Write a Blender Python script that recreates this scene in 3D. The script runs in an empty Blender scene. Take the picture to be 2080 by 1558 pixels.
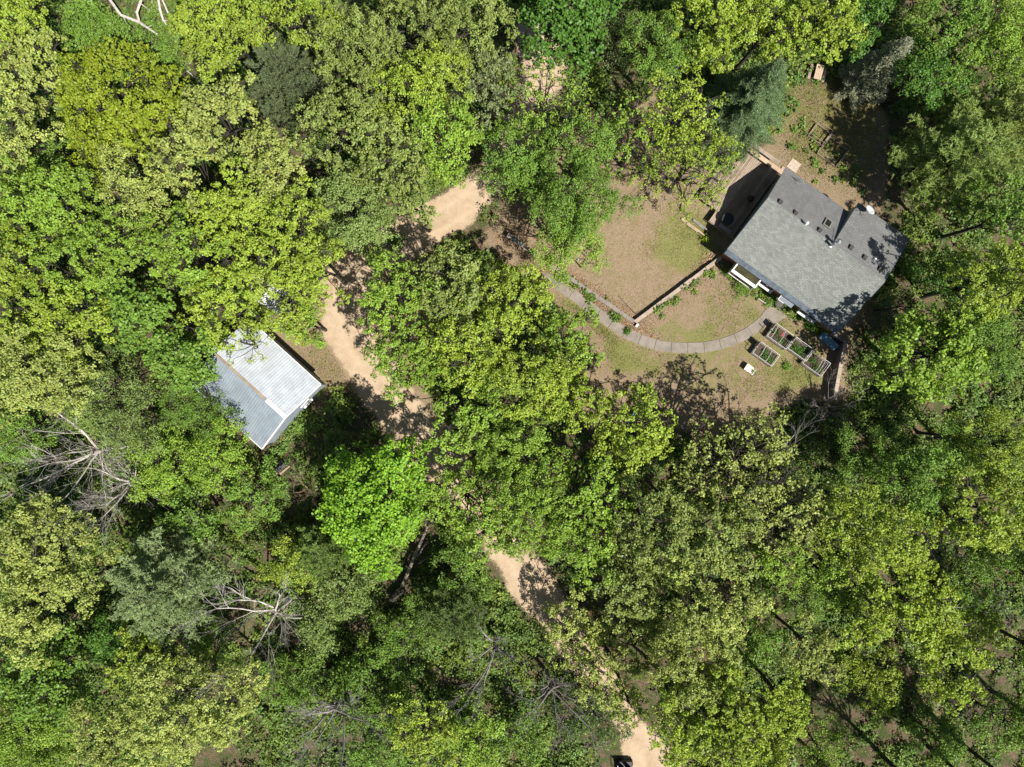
import bpy, math, random
import numpy as np

# ------------------------------------------------------------------ camera, sky, sun, exposure
sc = bpy.context.scene
COL = sc.collection
H = 65.0            # flying height of the camera in metres
F = 1442.0          # focal length in pixels of the 2080 px wide photograph
CX, CY = 1040.0, 779.0

cam_d = bpy.data.cameras.new("camera")
cam_d.sensor_width = 36.0
cam_d.lens = 36.0 * F / 2080.0
cam_d.clip_end = 3000.0
cam = bpy.data.objects.new("camera", cam_d)
COL.objects.link(cam)
cam.location = (0, 0, H)
cam.rotation_euler = (0, 0, 0)
sc.camera = cam

SUN_EL = math.radians(55)
SX, SY = 0.69, -0.724            # horizontal direction towards the sun
world = bpy.data.worlds.new("World")
sc.world = world
world.use_nodes = True
wn = world.node_tree.nodes
bg = wn["Background"]
sky = wn.new("ShaderNodeTexSky")
sky.sky_type = 'NISHITA'
sky.sun_disc = False
sky.sun_elevation = SUN_EL
sky.sun_rotation = math.atan2(SX, SY)
world.node_tree.links.new(sky.outputs[0], bg.inputs[0])
bg.inputs[1].default_value = 0.05

sun_d = bpy.data.lights.new("sun", 'SUN')
sun_d.energy = 5.0
sun_d.angle = math.radians(0.55)
sun_d.color = (1.0, 0.95, 0.87)
sun = bpy.data.objects.new("sun", sun_d)
COL.objects.link(sun)
from mathutils import Vector
_d = Vector((-SX * math.cos(SUN_EL), -SY * math.cos(SUN_EL), -math.sin(SUN_EL)))
sun.rotation_euler = _d.to_track_quat('-Z', 'Y').to_euler()
sun.location = (40, -40, 90)

sc.view_settings.view_transform = 'Standard'
sc.view_settings.look = 'None'
sc.view_settings.exposure = 0.55
sc.view_settings.gamma = 1.0
sc.cycles.max_bounces = 5
sc.cycles.diffuse_bounces = 2
sc.cycles.glossy_bounces = 2
sc.cycles.transmission_bounces = 2
sc.cycles.transparent_max_bounces = 6
sc.cycles.use_adaptive_sampling = True

# ------------------------------------------------------------------ helpers
def P(px, py, h=0.0):
    """the point at height h that the photograph shows at pixel (px, py)"""
    k = (H - h) / F
    return ((px - CX) * k, (CY - py) * k)

def tag(o, label=None, cat=None, group=None, kind=None):
    if label: o["label"] = label
    if cat: o["category"] = cat
    if group: o["group"] = group
    if kind: o["kind"] = kind
    return o

def empty(name, loc, rz=0.0):
    o = bpy.data.objects.new(name, None)
    o.empty_display_size = 0.3
    COL.objects.link(o)
    o.location = loc
    o.rotation_euler = (0, 0, rz)
    return o

def np_mesh(name, V, Q, mat, tint=None, hue=None, smooth=False):
    """mesh from numpy verts and faces (all faces with the same number of corners)"""
    me = bpy.data.meshes.new(name)
    V = np.asarray(V, dtype=np.float32); Q = np.asarray(Q, dtype=np.int32)
    n = Q.shape[1]
    me.vertices.add(len(V)); me.vertices.foreach_set("co", V.ravel())
    me.loops.add(Q.size); me.loops.foreach_set("vertex_index", Q.ravel())
    me.polygons.add(len(Q))
    me.polygons.foreach_set("loop_start", np.arange(0, Q.size, n, dtype=np.int32))
    me.polygons.foreach_set("loop_total", np.full(len(Q), n, dtype=np.int32))
    if smooth:
        me.polygons.foreach_set("use_smooth", np.ones(len(Q), dtype=bool))
    if tint is not None:
        a = me.attributes.new("tint", 'FLOAT', 'FACE'); a.data.foreach_set("value", np.asarray(tint, dtype=np.float32))
    if hue is not None:
        a = me.attributes.new("hue", 'FLOAT', 'FACE'); a.data.foreach_set("value", np.asarray(hue, dtype=np.float32))
    me.update(calc_edges=True)
    if mat: me.materials.append(mat)
    return me

def link(name, me, parent=None):
    o = bpy.data.objects.new(name, me)
    COL.objects.link(o)
    if parent is not None: o.parent = parent
    return o

class MB:
    """collects boxes, bars and tubes into ONE mesh"""
    def __init__(s): s.v = []; s.f = []; s.m = []
    def poly(s, pts, mi=0):
        b = len(s.v); s.v += [tuple(p) for p in pts]; s.f.append(tuple(range(b, b + len(pts)))); s.m.append(mi)
    def box(s, c, d, rz=0.0, mi=0, taper=1.0):
        b = len(s.v); cs, sn = math.cos(rz), math.sin(rz)
        for z in (-1, 1):
            t = taper if z > 0 else 1.0
            for x, y in ((-1, -1), (1, -1), (1, 1), (-1, 1)):
                X, Y = x * d[0] / 2 * t, y * d[1] / 2 * t
                s.v.append((c[0] + X * cs - Y * sn, c[1] + X * sn + Y * cs, c[2] + z * d[2] / 2))
        for f in ((3, 2, 1, 0), (4, 5, 6, 7), (0, 1, 5, 4), (1, 2, 6, 5), (2, 3, 7, 6), (3, 0, 4, 7)):
            s.f.append(tuple(b + i for i in f)); s.m.append(mi)
    def prism(s, pts, z0, z1, mi=0):
        n = len(pts); b = len(s.v)
        s.v += [(p[0], p[1], z0) for p in pts] + [(p[0], p[1], z1) for p in pts]
        s.f.append(tuple(range(b + n - 1, b - 1, -1))); s.m.append(mi)
        s.f.append(tuple(range(b + n, b + 2 * n))); s.m.append(mi)
        for i in range(n):
            j = (i + 1) % n
            s.f.append((b + i, b + j, b + n + j, b + n + i)); s.m.append(mi)
    def slab(s, pts, th, mi=0):
        """thick polygon: the top face is pts, thickness th downwards"""
        n = len(pts); b = len(s.v)
        s.v += [(p[0], p[1], p[2] - th) for p in pts] + [tuple(p) for p in pts]
        s.f.append(tuple(range(b + n - 1, b - 1, -1))); s.m.append(mi)
        s.f.append(tuple(range(b + n, b + 2 * n))); s.m.append(mi)
        for i in range(n):
            j = (i + 1) % n
            s.f.append((b + i, b + j, b + n + j, b + n + i)); s.m.append(mi)
    def tube(s, pts, rad, sides=6, mi=0, cap=True):
        pts = [np.array(p, float) for p in pts]; n = len(pts)
        if not hasattr(rad, "__len__"): rad = [rad] * n
        b = len(s.v)
        for i in range(n):
            d = pts[min(i + 1, n - 1)] - pts[max(i - 1, 0)]
            d = d / (np.linalg.norm(d) + 1e-9)
            a = np.array((0, 0, 1.0)) if abs(d[2]) < 0.9 else np.array((1.0, 0, 0))
            u = np.cross(d, a); u /= np.linalg.norm(u); w = np.cross(d, u)
            for k in range(sides):
                t = 2 * math.pi * k / sides
                s.v.append(tuple(pts[i] + rad[i] * (math.cos(t) * u + math.sin(t) * w)))
        for i in range(n - 1):
            for k in range(sides):
                k2 = (k + 1) % sides
                s.f.append((b + i * sides + k, b + i * sides + k2, b + (i + 1) * sides + k2, b + (i + 1) * sides + k)); s.m.append(mi)
        if cap:
            s.f.append(tuple(b + k for k in range(sides - 1, -1, -1))); s.m.append(mi)
            s.f.append(tuple(b + (n - 1) * sides + k for k in range(sides))); s.m.append(mi)
    def lathe(s, prof, c=(0, 0, 0), sides=20, mi=0, sx=1, sy=1):
        b = len(s.v); n = len(prof)
        for r, z in prof:
            for k in range(sides):
                t = 2 * math.pi * k / sides
                s.v.append((c[0] + r * sx * math.cos(t), c[1] + r * sy * math.sin(t), c[2] + z))
        for i in range(n - 1):
            for k in range(sides):
                k2 = (k + 1) % sides
                s.f.append((b + i * sides + k, b + i * sides + k2, b + (i + 1) * sides + k2, b + (i + 1) * sides + k)); s.m.append(mi)
        s.f.append(tuple(b + k for k in range(sides - 1, -1, -1))); s.m.append(mi)
        s.f.append(tuple(b + (n - 1) * sides + k for k in range(sides))); s.m.append(mi)
    def build(s, name, mats, parent=None, bevel=0.0, smooth=False):
        me = bpy.data.meshes.new(name)
        me.from_pydata(s.v, [], s.f)
        mats = mats if isinstance(mats, (list, tuple)) else [mats]
        for m in mats: me.materials.append(m)
        if len(mats) > 1: me.polygons.foreach_set("material_index", s.m)
        if smooth: me.polygons.foreach_set("use_smooth", [True] * len(s.f))
        me.update()
        o = link(name, me, parent)
        if bevel:
            md = o.modifiers.new("bevel", 'BEVEL'); md.width = bevel; md.segments = 1; md.limit_method = 'ANGLE'
        return o

# ------------------------------------------------------------------ materials
MAT = {}
def nodes(name):
    m = bpy.data.materials.new(name); m.use_nodes = True
    nt = m.node_tree; MAT[name] = m
    return m, nt, nt.nodes["Principled BSDF"], nt.nodes["Material Output"]

def N(nt, t, **kw):
    n = nt.nodes.new(t)
    for k, v in kw.items():
        if k.startswith("i_"): n.inputs[k[2:].replace("_", " ")].default_value = v
        else: setattr(n, k, v)
    return n

def mixc(nt, fac, a, b, mode='MIX'):
    n = nt.nodes.new("ShaderNodeMix"); n.data_type = 'RGBA'; n.blend_type = mode
    for s, v in ((n.inputs[0], fac), (n.inputs[6], a), (n.inputs[7], b)):
        if isinstance(v, bpy.types.NodeSocket): nt.links.new(v, s)
        elif isinstance(v, (int, float)): s.default_value = v
        else: s.default_value = (*v, 1.0) if len(v) == 3 else v
    return n.outputs[2]

def math_n(nt, op, a, b=None, c=None, clamp=False):
    n = nt.nodes.new("ShaderNodeMath"); n.operation = op; n.use_clamp = clamp
    for s, v in zip(n.inputs, (a, b, c)):
        if v is None: continue
        if isinstance(v, bpy.types.NodeSocket): nt.links.new(v, s)
        else: s.default_value = v
    return n.outputs[0]

def noise(nt, scale, detail=4.0, rough=0.6, coord="Object", dist=0.0, vec=None):
    n = nt.nodes.new("ShaderNodeTexNoise")
    n.inputs["Scale"].default_value = scale; n.inputs["Detail"].default_value = detail
    n.inputs["Roughness"].default_value = rough; n.inputs["Distortion"].default_value = dist
    if vec is None:
        tc = nt.nodes.new("ShaderNodeTexCoord"); vec = tc.outputs[coord]
    nt.links.new(vec, n.inputs["Vector"])
    return n.outputs[0]

def ramp(nt, fac, lo, hi, a=0.0, b=1.0):
    n = nt.nodes.new("ShaderNodeMapRange"); n.interpolation_type = 'SMOOTHSTEP'
    nt.links.new(fac, n.inputs[0])
    n.inputs[1].default_value = lo; n.inputs[2].default_value = hi; n.inputs[3].default_value = a; n.inputs[4].default_value = b
    return n.outputs[0]

def bump(nt, bsdf, h, strength=0.4, dist=0.02):
    b = nt.nodes.new("ShaderNodeBump"); b.inputs["Strength"].default_value = strength; b.inputs["Distance"].default_value = dist
    nt.links.new(h, b.inputs["Height"]); nt.links.new(b.outputs[0], bsdf.inputs["Normal"])

def mat_plain(name, col, rough=0.7, metal=0.0, var=0.18, scale=6.0, spec=0.4, bmp=0.15):
    m, nt, bs, out = nodes(name)
    n1 = noise(nt, scale, 5, 0.65)
    c2 = tuple(x * (1 - var) for x in col); c3 = tuple(min(1, x * (1 + var)) for x in col)
    nt.links.new(mixc(nt, ramp(nt, n1, 0.3, 0.7), c2, c3), bs.inputs["Base Color"])
    bs.inputs["Roughness"].default_value = rough; bs.inputs["Metallic"].default_value = metal
    bs.inputs["Specular IOR Level"].default_value = spec
    if bmp: bump(nt, bs, noise(nt, scale * 6, 3), bmp, 0.01)
    return m

def mat_leaf(name, trans=0.24, rough=0.5, hue_shift=0.25, use_obj=True, var=0.35):
    m, nt, bs, out = nodes(name)
    oi = nt.nodes.new("ShaderNodeObjectInfo")
    t = N(nt, "ShaderNodeAttribute", attribute_name="tint").outputs["Fac"]
    base = oi.outputs["Color"]
    warm = mixc(nt, 1.0, base, (1.2, 1.04, 0.85), 'MULTIPLY')
    cool = mixc(nt, 1.0, base, (0.76, 0.90, 1.05), 'MULTIPLY')
    c = mixc(nt, t, cool, warm)
    b = N(nt, "ShaderNodeAttribute", attribute_name="hue").outputs["Fac"]
    k = math_n(nt, 'MULTIPLY_ADD', b, 2 * var, 1 - var)
    hv = nt.nodes.new("ShaderNodeHueSaturation")
    nt.links.new(c, hv.inputs["Color"]); nt.links.new(k, hv.inputs["Value"])
    col = hv.outputs[0]
    nt.links.new(col, bs.inputs["Base Color"])
    bs.inputs["Roughness"].default_value = rough; bs.inputs["Specular IOR Level"].default_value = 0.35
    tr = nt.nodes.new("ShaderNodeBsdfTranslucent")
    nt.links.new(mixc(nt, 1.0, col, (1.15, 1.1, 0.45), 'MULTIPLY'), tr.inputs[0])
    ms = nt.nodes.new("ShaderNodeMixShader"); ms.inputs[0].default_value = trans
    nt.links.new(bs.outputs[0], ms.inputs[1]); nt.links.new(tr.outputs[0], ms.inputs[2])
    nt.links.new(ms.outputs[0], out.inputs[0])
    return m

leafM = mat_leaf("leaf")
needleM = mat_leaf("needle", trans=0.2, rough=0.55)
barkM = mat_plain("bark", (0.048, 0.042, 0.033), 0.9, var=0.4, scale=5)
deadM = mat_plain("dead_wood", (0.50, 0.46, 0.42), 0.85, var=0.3, scale=4)
greyTwigM = mat_plain("grey_twig", (0.27, 0.245, 0.235), 0.9, var=0.3, scale=4)

def mat_wood(name, c1, c2, scale=3.0, axis=0, plank=0.14, gap=True):
    """weathered boards running along the object's X (axis 0) or Y (axis 1)"""
    m, nt, bs, out = nodes(name)
    tc = nt.nodes.new("ShaderNodeTexCoord")
    mp = nt.nodes.new("ShaderNodeMapping")
    mp.inputs["Scale"].default_value = (0.35, 6, 3) if axis == 0 else (6, 0.35, 3)
    nt.links.new(tc.outputs["Object"], mp.inputs[0])
    n1 = noise(nt, scale, 5, 0.65, vec=mp.outputs[0])
    n2 = noise(nt, 1.3, 3, 0.6)
    c = mixc(nt, ramp(nt, n1, 0.3, 0.7), c1, c2)
    c = mixc(nt, ramp(nt, n2, 0.4, 0.75, 0, 0.5), c, tuple(x * 0.55 for x in c1))
    nt.links.new(c, bs.inputs["Base Color"]); bs.inputs["Roughness"].default_value = 0.85
    bump(nt, bs, n1, 0.3, 0.01)
    return m
timberM = mat_wood("weathered_timber", (0.26, 0.20, 0.15), (0.40, 0.32, 0.25))
timberYM = mat_wood("deck_boards", (0.20, 0.15, 0.11), (0.36, 0.27, 0.20), axis=1)
greywoodM = mat_wood("grey_boards", (0.22, 0.20, 0.18), (0.36, 0.33, 0.30))
ridgeWoodM = mat_wood("ridge_wood", (0.25, 0.205, 0.145), (0.42, 0.355, 0.265))
paleWoodM = mat_wood("pale_wood", (0.42, 0.30, 0.20), (0.58, 0.45, 0.32))
whiteM = mat_plain("white_paint", (0.74, 0.74, 0.73), 0.5, var=0.07, bmp=0.05)
whitePlasticM = mat_plain("white_plastic", (0.60, 0.60, 0.57), 0.45, var=0.12)
creamM = mat_plain("cream_plastic", (0.80, 0.72, 0.58), 0.5, var=0.08)
blackM = mat_plain("black_metal", (0.015, 0.015, 0.016), 0.5, var=0.2)
darkM = mat_plain("dark_vent", (0.045, 0.043, 0.042), 0.6, var=0.2)
rubberM = mat_plain("black_rubber", (0.012, 0.012, 0.013), 0.8, var=0.2)
redM = mat_plain("red_paint", (0.5, 0.04, 0.05), 0.5)
tealM = mat_plain("teal_paint", (0.05, 0.22, 0.26), 0.5)
soilM = mat_plain("soil", (0.075, 0.055, 0.04), 0.95, var=0.4, scale=9, bmp=0.8)
steelM = mat_plain("galvanised_steel", (0.62, 0.63, 0.64), 0.35, metal=0.9, var=0.1)
dishM = mat_plain("dish_grey", (0.55, 0.57, 0.60), 0.45, var=0.05)
glassM = mat_plain("dark_glass", (0.02, 0.025, 0.022), 0.08, var=0.3, spec=0.6, bmp=0)
oliveGlassM = mat_plain("tinted_glass", (0.055, 0.05, 0.02), 0.12, var=0.4, scale=1.5, spec=0.5, bmp=0)
blueSheetM = mat_plain("blue_sheet", (0.14, 0.24, 0.34), 0.3, metal=0.3, var=0.25, scale=3)
stoneM = mat_plain("pale_stone", (0.46, 0.38, 0.30), 0.9, var=0.25, scale=7, bmp=0.4)
litterM = None

def mat_concrete(name, col, scale=1.2):
    m, nt, bs, out = nodes(name)
    a = noise(nt, scale, 6, 0.7); b = noise(nt, 26, 3, 0.6)
    c = mixc(nt, ramp(nt, a, 0.3, 0.72), tuple(x * 0.68 for x in col), col)
    c = mixc(nt, ramp(nt, b, 0.55, 0.8, 0, 0.45), c, tuple(x * 1.3 for x in col))
    nt.links.new(c, bs.inputs["Base Color"]); bs.inputs["Roughness"].default_value = 0.9
    bump(nt, bs, b, 0.3, 0.01)
    return m
concreteM = mat_concrete("path_concrete", (0.28, 0.242, 0.20))
wallM = mat_concrete("wall_cap_concrete", (0.46, 0.375, 0.30))
greyWallM = mat_concrete("wall_block_grey", (0.27, 0.235, 0.205))
darkWallM = mat_concrete("dark_wall_block", (0.20, 0.175, 0.16))

def mat_shingle(name, c1, c2, course=0.145):
    """asphalt shingles: courses along the object's Y, tabs along X"""
    m, nt, bs, out = nodes(name)
    tc = nt.nodes.new("ShaderNodeTexCoord")
    br = nt.nodes.new("ShaderNodeTexBrick")
    br.offset = 0.5; br.squash = 1.0
    br.inputs["Scale"].default_value = 1.0
    br.inputs["Brick Width"].default_value = 0.34; br.inputs["Row Height"].default_value = course
    br.inputs["Mortar Size"].default_value = 0.012; br.inputs["Mortar Smooth"].default_value = 0.2
    br.inputs["Bias"].default_value = 0.0
    br.inputs["Color1"].default_value = (*c1, 1); br.inputs["Color2"].default_value = (*c2, 1)
    br.inputs["Mortar"].default_value = (*[x * 0.45 for x in c1], 1)
    nt.links.new(tc.outputs["Object"], br.inputs["Vector"])
    n1 = noise(nt, 0.55, 4, 0.6); n2 = noise(nt, 22, 4, 0.7)
    c = mixc(nt, ramp(nt, n1, 0.35, 0.7, 0, 0.35), br.outputs[0], tuple(x * 0.72 for x in c1))
    c = mixc(nt, ramp(nt, n2, 0.5, 0.8, 0, 0.5), c, tuple(x * 1.5 for x in c2))
    mp = nt.nodes.new("ShaderNodeMapping"); mp.inputs["Scale"].default_value = (2.2, 0.22, 1); nt.links.new(tc.outputs["Object"], mp.inputs[0])
    n3 = noise(nt, 1.6, 5, 0.65, vec=mp.outputs[0])
    c = mixc(nt, ramp(nt, n3, 0.5, 0.75, 0, 0.45), c, tuple(x * 0.55 for x in c1))
    n4 = noise(nt, 3.2, 5, 0.75)
    c = mixc(nt, ramp(nt, n4, 0.66, 0.8, 0, 0.4), c, (0.13, 0.13, 0.075))
    nt.links.new(c, bs.inputs["Base Color"]); bs.inputs["Roughness"].default_value = 0.92
    bs.inputs["Specular IOR Level"].default_value = 0.25
    bump(nt, bs, br.outputs["Fac"], -0.5, 0.012)
    return m
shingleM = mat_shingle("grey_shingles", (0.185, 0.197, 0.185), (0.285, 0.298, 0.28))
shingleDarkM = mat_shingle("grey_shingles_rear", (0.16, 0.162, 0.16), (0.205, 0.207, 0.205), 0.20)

def mat_brick(name):
    m, nt, bs, out = nodes(name)
    tc = nt.nodes.new("ShaderNodeTexCoord"); mp = nt.nodes.new("ShaderNodeMapping")
    mp.inputs["Rotation"].default_value = (math.radians(90), 0, 0)
    nt.links.new(tc.outputs["Object"], mp.inputs[0])
    br = nt.nodes.new("ShaderNodeTexBrick")
    br.inputs["Scale"].default_value = 1.0
    br.inputs["Brick Width"].default_value = 0.22; br.inputs["Row Height"].default_value = 0.075; br.inputs["Mortar Size"].default_value = 0.008
    br.inputs["Color1"].default_value = (0.36, 0.10, 0.045, 1); br.inputs["Color2"].default_value = (0.27, 0.07, 0.035, 1)
    br.inputs["Mortar"].default_value = (0.3, 0.25, 0.2, 1)
    nt.links.new(mp.outputs[0], br.inputs["Vector"])
    nt.links.new(br.outputs[0], bs.inputs["Base Color"]); bs.inputs["Roughness"].default_value = 0.9
    bump(nt, bs, br.outputs["Fac"], -0.4, 0.01)
    return m
brickM = mat_brick("red_brick")
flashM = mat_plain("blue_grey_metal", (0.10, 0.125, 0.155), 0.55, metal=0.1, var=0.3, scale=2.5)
sidingM = mat_plain("grey_siding", (0.30, 0.32, 0.34), 0.7, var=0.1)

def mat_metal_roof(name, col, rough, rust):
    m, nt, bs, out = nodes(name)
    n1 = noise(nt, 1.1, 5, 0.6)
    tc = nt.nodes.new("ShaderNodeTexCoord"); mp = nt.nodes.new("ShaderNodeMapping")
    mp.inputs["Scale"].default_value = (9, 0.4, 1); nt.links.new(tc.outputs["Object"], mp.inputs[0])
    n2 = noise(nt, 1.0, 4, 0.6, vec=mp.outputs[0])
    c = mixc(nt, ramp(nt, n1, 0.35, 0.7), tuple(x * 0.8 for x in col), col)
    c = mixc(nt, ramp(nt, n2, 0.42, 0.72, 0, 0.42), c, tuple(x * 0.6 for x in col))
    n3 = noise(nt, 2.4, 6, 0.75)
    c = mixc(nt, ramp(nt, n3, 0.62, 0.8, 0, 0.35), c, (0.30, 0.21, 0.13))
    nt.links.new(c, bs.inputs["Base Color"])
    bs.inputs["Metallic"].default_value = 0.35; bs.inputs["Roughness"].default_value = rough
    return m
roofBrightM = mat_metal_roof("pale_metal_roof", (0.72, 0.77, 0.83), 0.40, 0)  # paler tone, used on one slope of the shed roof
roofBlueM = mat_metal_roof("blue_grey_metal_roof", (0.40, 0.47, 0.54), 0.48, 0)  # darker, bluer tone for the opposite slope
shedWallM = mat_plain("shed_siding", (0.26, 0.30, 0.36), 0.6, var=0.15, scale=2)
# ------------------------------------------------------------------ where the sand, the lawns and the yard lie
def PW(pts, h=0.0): return np.array([P(x, y, h) for x, y in pts])

def seg_dist(Q, A, B):
    d = B - A; L = (d * d).sum() + 1e-9
    t = np.clip(((Q - A) @ d) / L, 0, 1)
    return np.hypot(*(Q - (A + t[:, None] * d)).T), t

def line_dist(Q, pts):
    D = np.full(len(Q), 1e9)
    for a, b in zip(pts[:-1], pts[1:]): D = np.minimum(D, seg_dist(Q, a, b)[0])
    return D

def road_dist(Q, pts, w):
    """signed distance to a polyline of varying half width"""
    D = np.full(len(Q), 1e9)
    for i in range(len(pts) - 1):
        d, t = seg_dist(Q, pts[i], pts[i + 1])
        D = np.minimum(D, d - (w[i] + t * (w[i + 1] - w[i])))
    return D

def poly_sd(Q, pts):
    """signed distance, negative inside"""
    inside = np.zeros(len(Q), bool); n = len(pts)
    x, y = Q[:, 0], Q[:, 1]
    for i in range(n):
        (x1, y1), (x2, y2) = pts[i], pts[(i + 1) % n]
        c = (y1 > y) != (y2 > y)
        inside ^= c & (x < (x2 - x1) * (y - y1) / (y2 - y1 + 1e-12) + x1)
    D = line_dist(Q, np.vstack([pts, pts[:1]]))
    return np.where(inside, -D, D)

def sstep(x, a, b):
    t = np.clip((x - a) / (b - a), 0, 1); return t * t * (3 - 2 * t)

_rs = np.random.RandomState(3)
_waves = [(_rs.randn(2) * f, _rs.rand() * 6.28, 1 / (f ** 0.6)) for f in (0.12, 0.2, 0.3, 0.45, 0.7, 1.1) for _ in range(3)]
def wob(Q):
    s = 0
    for k, ph, a in _waves: s = s + a * np.sin(Q @ k + ph)
    return s / 5.0

DRIVE = PW([(1350, 1640), (1325, 1550), (1280, 1470), (1210, 1360), (1130, 1255), (1075, 1175), (1010, 1080), (940, 990), (870, 910), (800, 820), (745, 735), (705, 655), (700, 590), (745, 535), (830, 480), (925, 430), (1000, 360), (1060, 260), (1110, 150), (1092, 95), (1080, 62)])
DRIVE_W = np.array([70, 62, 40, 38, 40, 52, 38, 36, 42, 44, 42, 50, 46, 40, 34, 42, 34, 38, 42, 34, 22]) / 22.18
YARD = PW([(1290, 655), (1120, 548), (1010, 470), (1040, 430), (1150, 380), (1290, 330), (1420, 340), (1470, 400), (1475, 517)])
CLEAR = PW([(1000, 440), (1060, 370), (1180, 240), (1330, 190), (1330, 300), (1450, 330), (1520, 290), (1590, 230), (1620, 165), (1720, 165), (1785, 230), (1785, 370), (1790, 430), (1770, 500), (1725, 700), (1730, 830), (1600, 850), (1480, 900), (1330, 880), (1210, 900), (1150, 820), (1190, 700), (1130, 600), (1040, 540), (960, 500)])
SHEDYARD = PW([(560, 660), (660, 600), (760, 560), (790, 480), (880, 520), (900, 600), (860, 760), (900, 900), (860, 950), (830, 930), (760, 800), (690, 770), (640, 790)])
FRONT = PW([(1300, 662), (1380, 615), (1480, 535), (1600, 630), (1700, 690), (1690, 800), (1560, 830), (1230, 760), (1210, 690), (1140, 610), (1200, 620), (1290, 690)])
HOUSE = PW([(1470, 510), (1600, 350), (1835, 490), (1700, 670)])
SHED = PW([(440, 838), (535, 912), (650, 780), (505, 668), (470, 660)])
DECKZ = PW([(1440, 480), (1520, 300), (1600, 350), (1480, 510)])
WALL2 = PW([(1289, 655), (1474, 516)])
WALL1 = PW([(1100, 526), (1289, 655)])

def resample(pts, step):
    pts = np.array(pts, float)
    # Catmull-Rom through the points, then even spacing
    Pp = np.vstack([2 * pts[0] - pts[1], pts, 2 * pts[-1] - pts[-2]]); fine = []
    for i in range(1, len(Pp) - 2):
        for t in np.linspace(0, 1, 12, endpoint=False):
            p0, p1, p2, p3 = Pp[i - 1:i + 3]
            fine.append(0.5 * (2 * p1 + (p2 - p0) * t + (2 * p0 - 5 * p1 + 4 * p2 - p3) * t * t + (-p0 + 3 * p1 - 3 * p2 + p3) * t ** 3))
    fine.append(pts[-1]); fine = np.array(fine)
    L = np.concatenate([[0], np.cumsum(np.hypot(*np.diff(fine, axis=0).T))])
    n = max(2, int(round(L[-1] / step)) + 1); s = np.linspace(0, L[-1], n)
    return np.stack([np.interp(s, L, fine[:, k]) for k in range(fine.shape[1])], 1)

def zones(Q):
    w = wob(Q)
    sand = 1 - sstep(road_dist(Q, DRIVE, DRIVE_W) + 0.22 * w, -0.7, 0.6)
    cl = poly_sd(Q, CLEAR); fr = poly_sd(Q, FRONT); ya = poly_sd(Q, YARD); sh = poly_sd(Q, SHEDYARD)
    open_ = 1 - sstep(np.minimum(cl, sh) + 0.45 * w, -0.8, 0.8)
    lawn = (1 - sstep(fr + 0.3 * w, -1.4, 0.9)) * (0.72 + 0.28 * np.clip(wob(Q * 2 + 5) * .7, -1, 1))
    right_yard = (1 - sstep(np.hypot(*(Q - np.array(P(1400, 500))).T) - 3.6 + 0.6 * w, -1.8, 1.5)) * 0.8
    back = (1 - sstep(np.hypot(*(Q - np.array(P(1660, 250))).T) - 5.5 + 0.7 * w, -2, 2)) * 0.55
    shg = (1 - sstep(np.hypot(*(Q - np.array(P(690, 730))).T) - 2.4 + 0.6 * w, -1.5, 1.5)) * 0.3
    bare = (1 - sstep(np.hypot(*(Q - np.array(P(1402, 633))).T) - 1.3 + 0.3 * w, -0.9, 0.9)) * 0.8
    grass = np.clip(np.maximum.reduce([lawn, right_yard, back, shg]) - bare, 0, 1)
    return np.clip(sand, 0, 1), np.clip(grass, 0, 1), np.clip(np.maximum(open_, lawn), 0, 1)

def ground_z(Q):
    ya = poly_sd(Q, YARD)
    d2, _ = seg_dist(Q, WALL2[0], WALL2[1])
    d1, _ = seg_dist(Q, WALL1[0], WALL1[1])
    near = 1 - sstep(np.minimum(d2, d1 * 1.6), 2.0, 9.0)
    z = -0.38 * (1 - sstep(ya, -0.2, 0.12)) * near
    far = sstep(np.minimum(poly_sd(Q, CLEAR), poly_sd(Q, SHEDYARD)), 2, 8)
    rd = sstep(road_dist(Q, DRIVE, DRIVE_W), 0.5, 4)
    return z + 0.22 * wob(Q) * far * rd

def axis(half, step, out):
    a = np.arange(-half, half + 1e-6, step)
    e = half + np.array([2, 6, 14, 30, 60, 120, 240, out])
    return np.concatenate([-e[::-1], a, e])
gx = axis(56, 0.25, 600); gy = axis(44, 0.25, 600)
GX, GY = np.meshgrid(gx, gy)
GQ = np.stack([GX.ravel(), GY.ravel()], 1)
GZ = ground_z(GQ)
zs, zg, zo = zones(GQ)
nx, ny = len(gx), len(gy)
ii = (np.arange(ny - 1)[:, None] * nx + np.arange(nx - 1)[None, :]).ravel()
GF = np.stack([ii, ii + 1, ii + nx + 1, ii + nx], 1)

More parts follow.
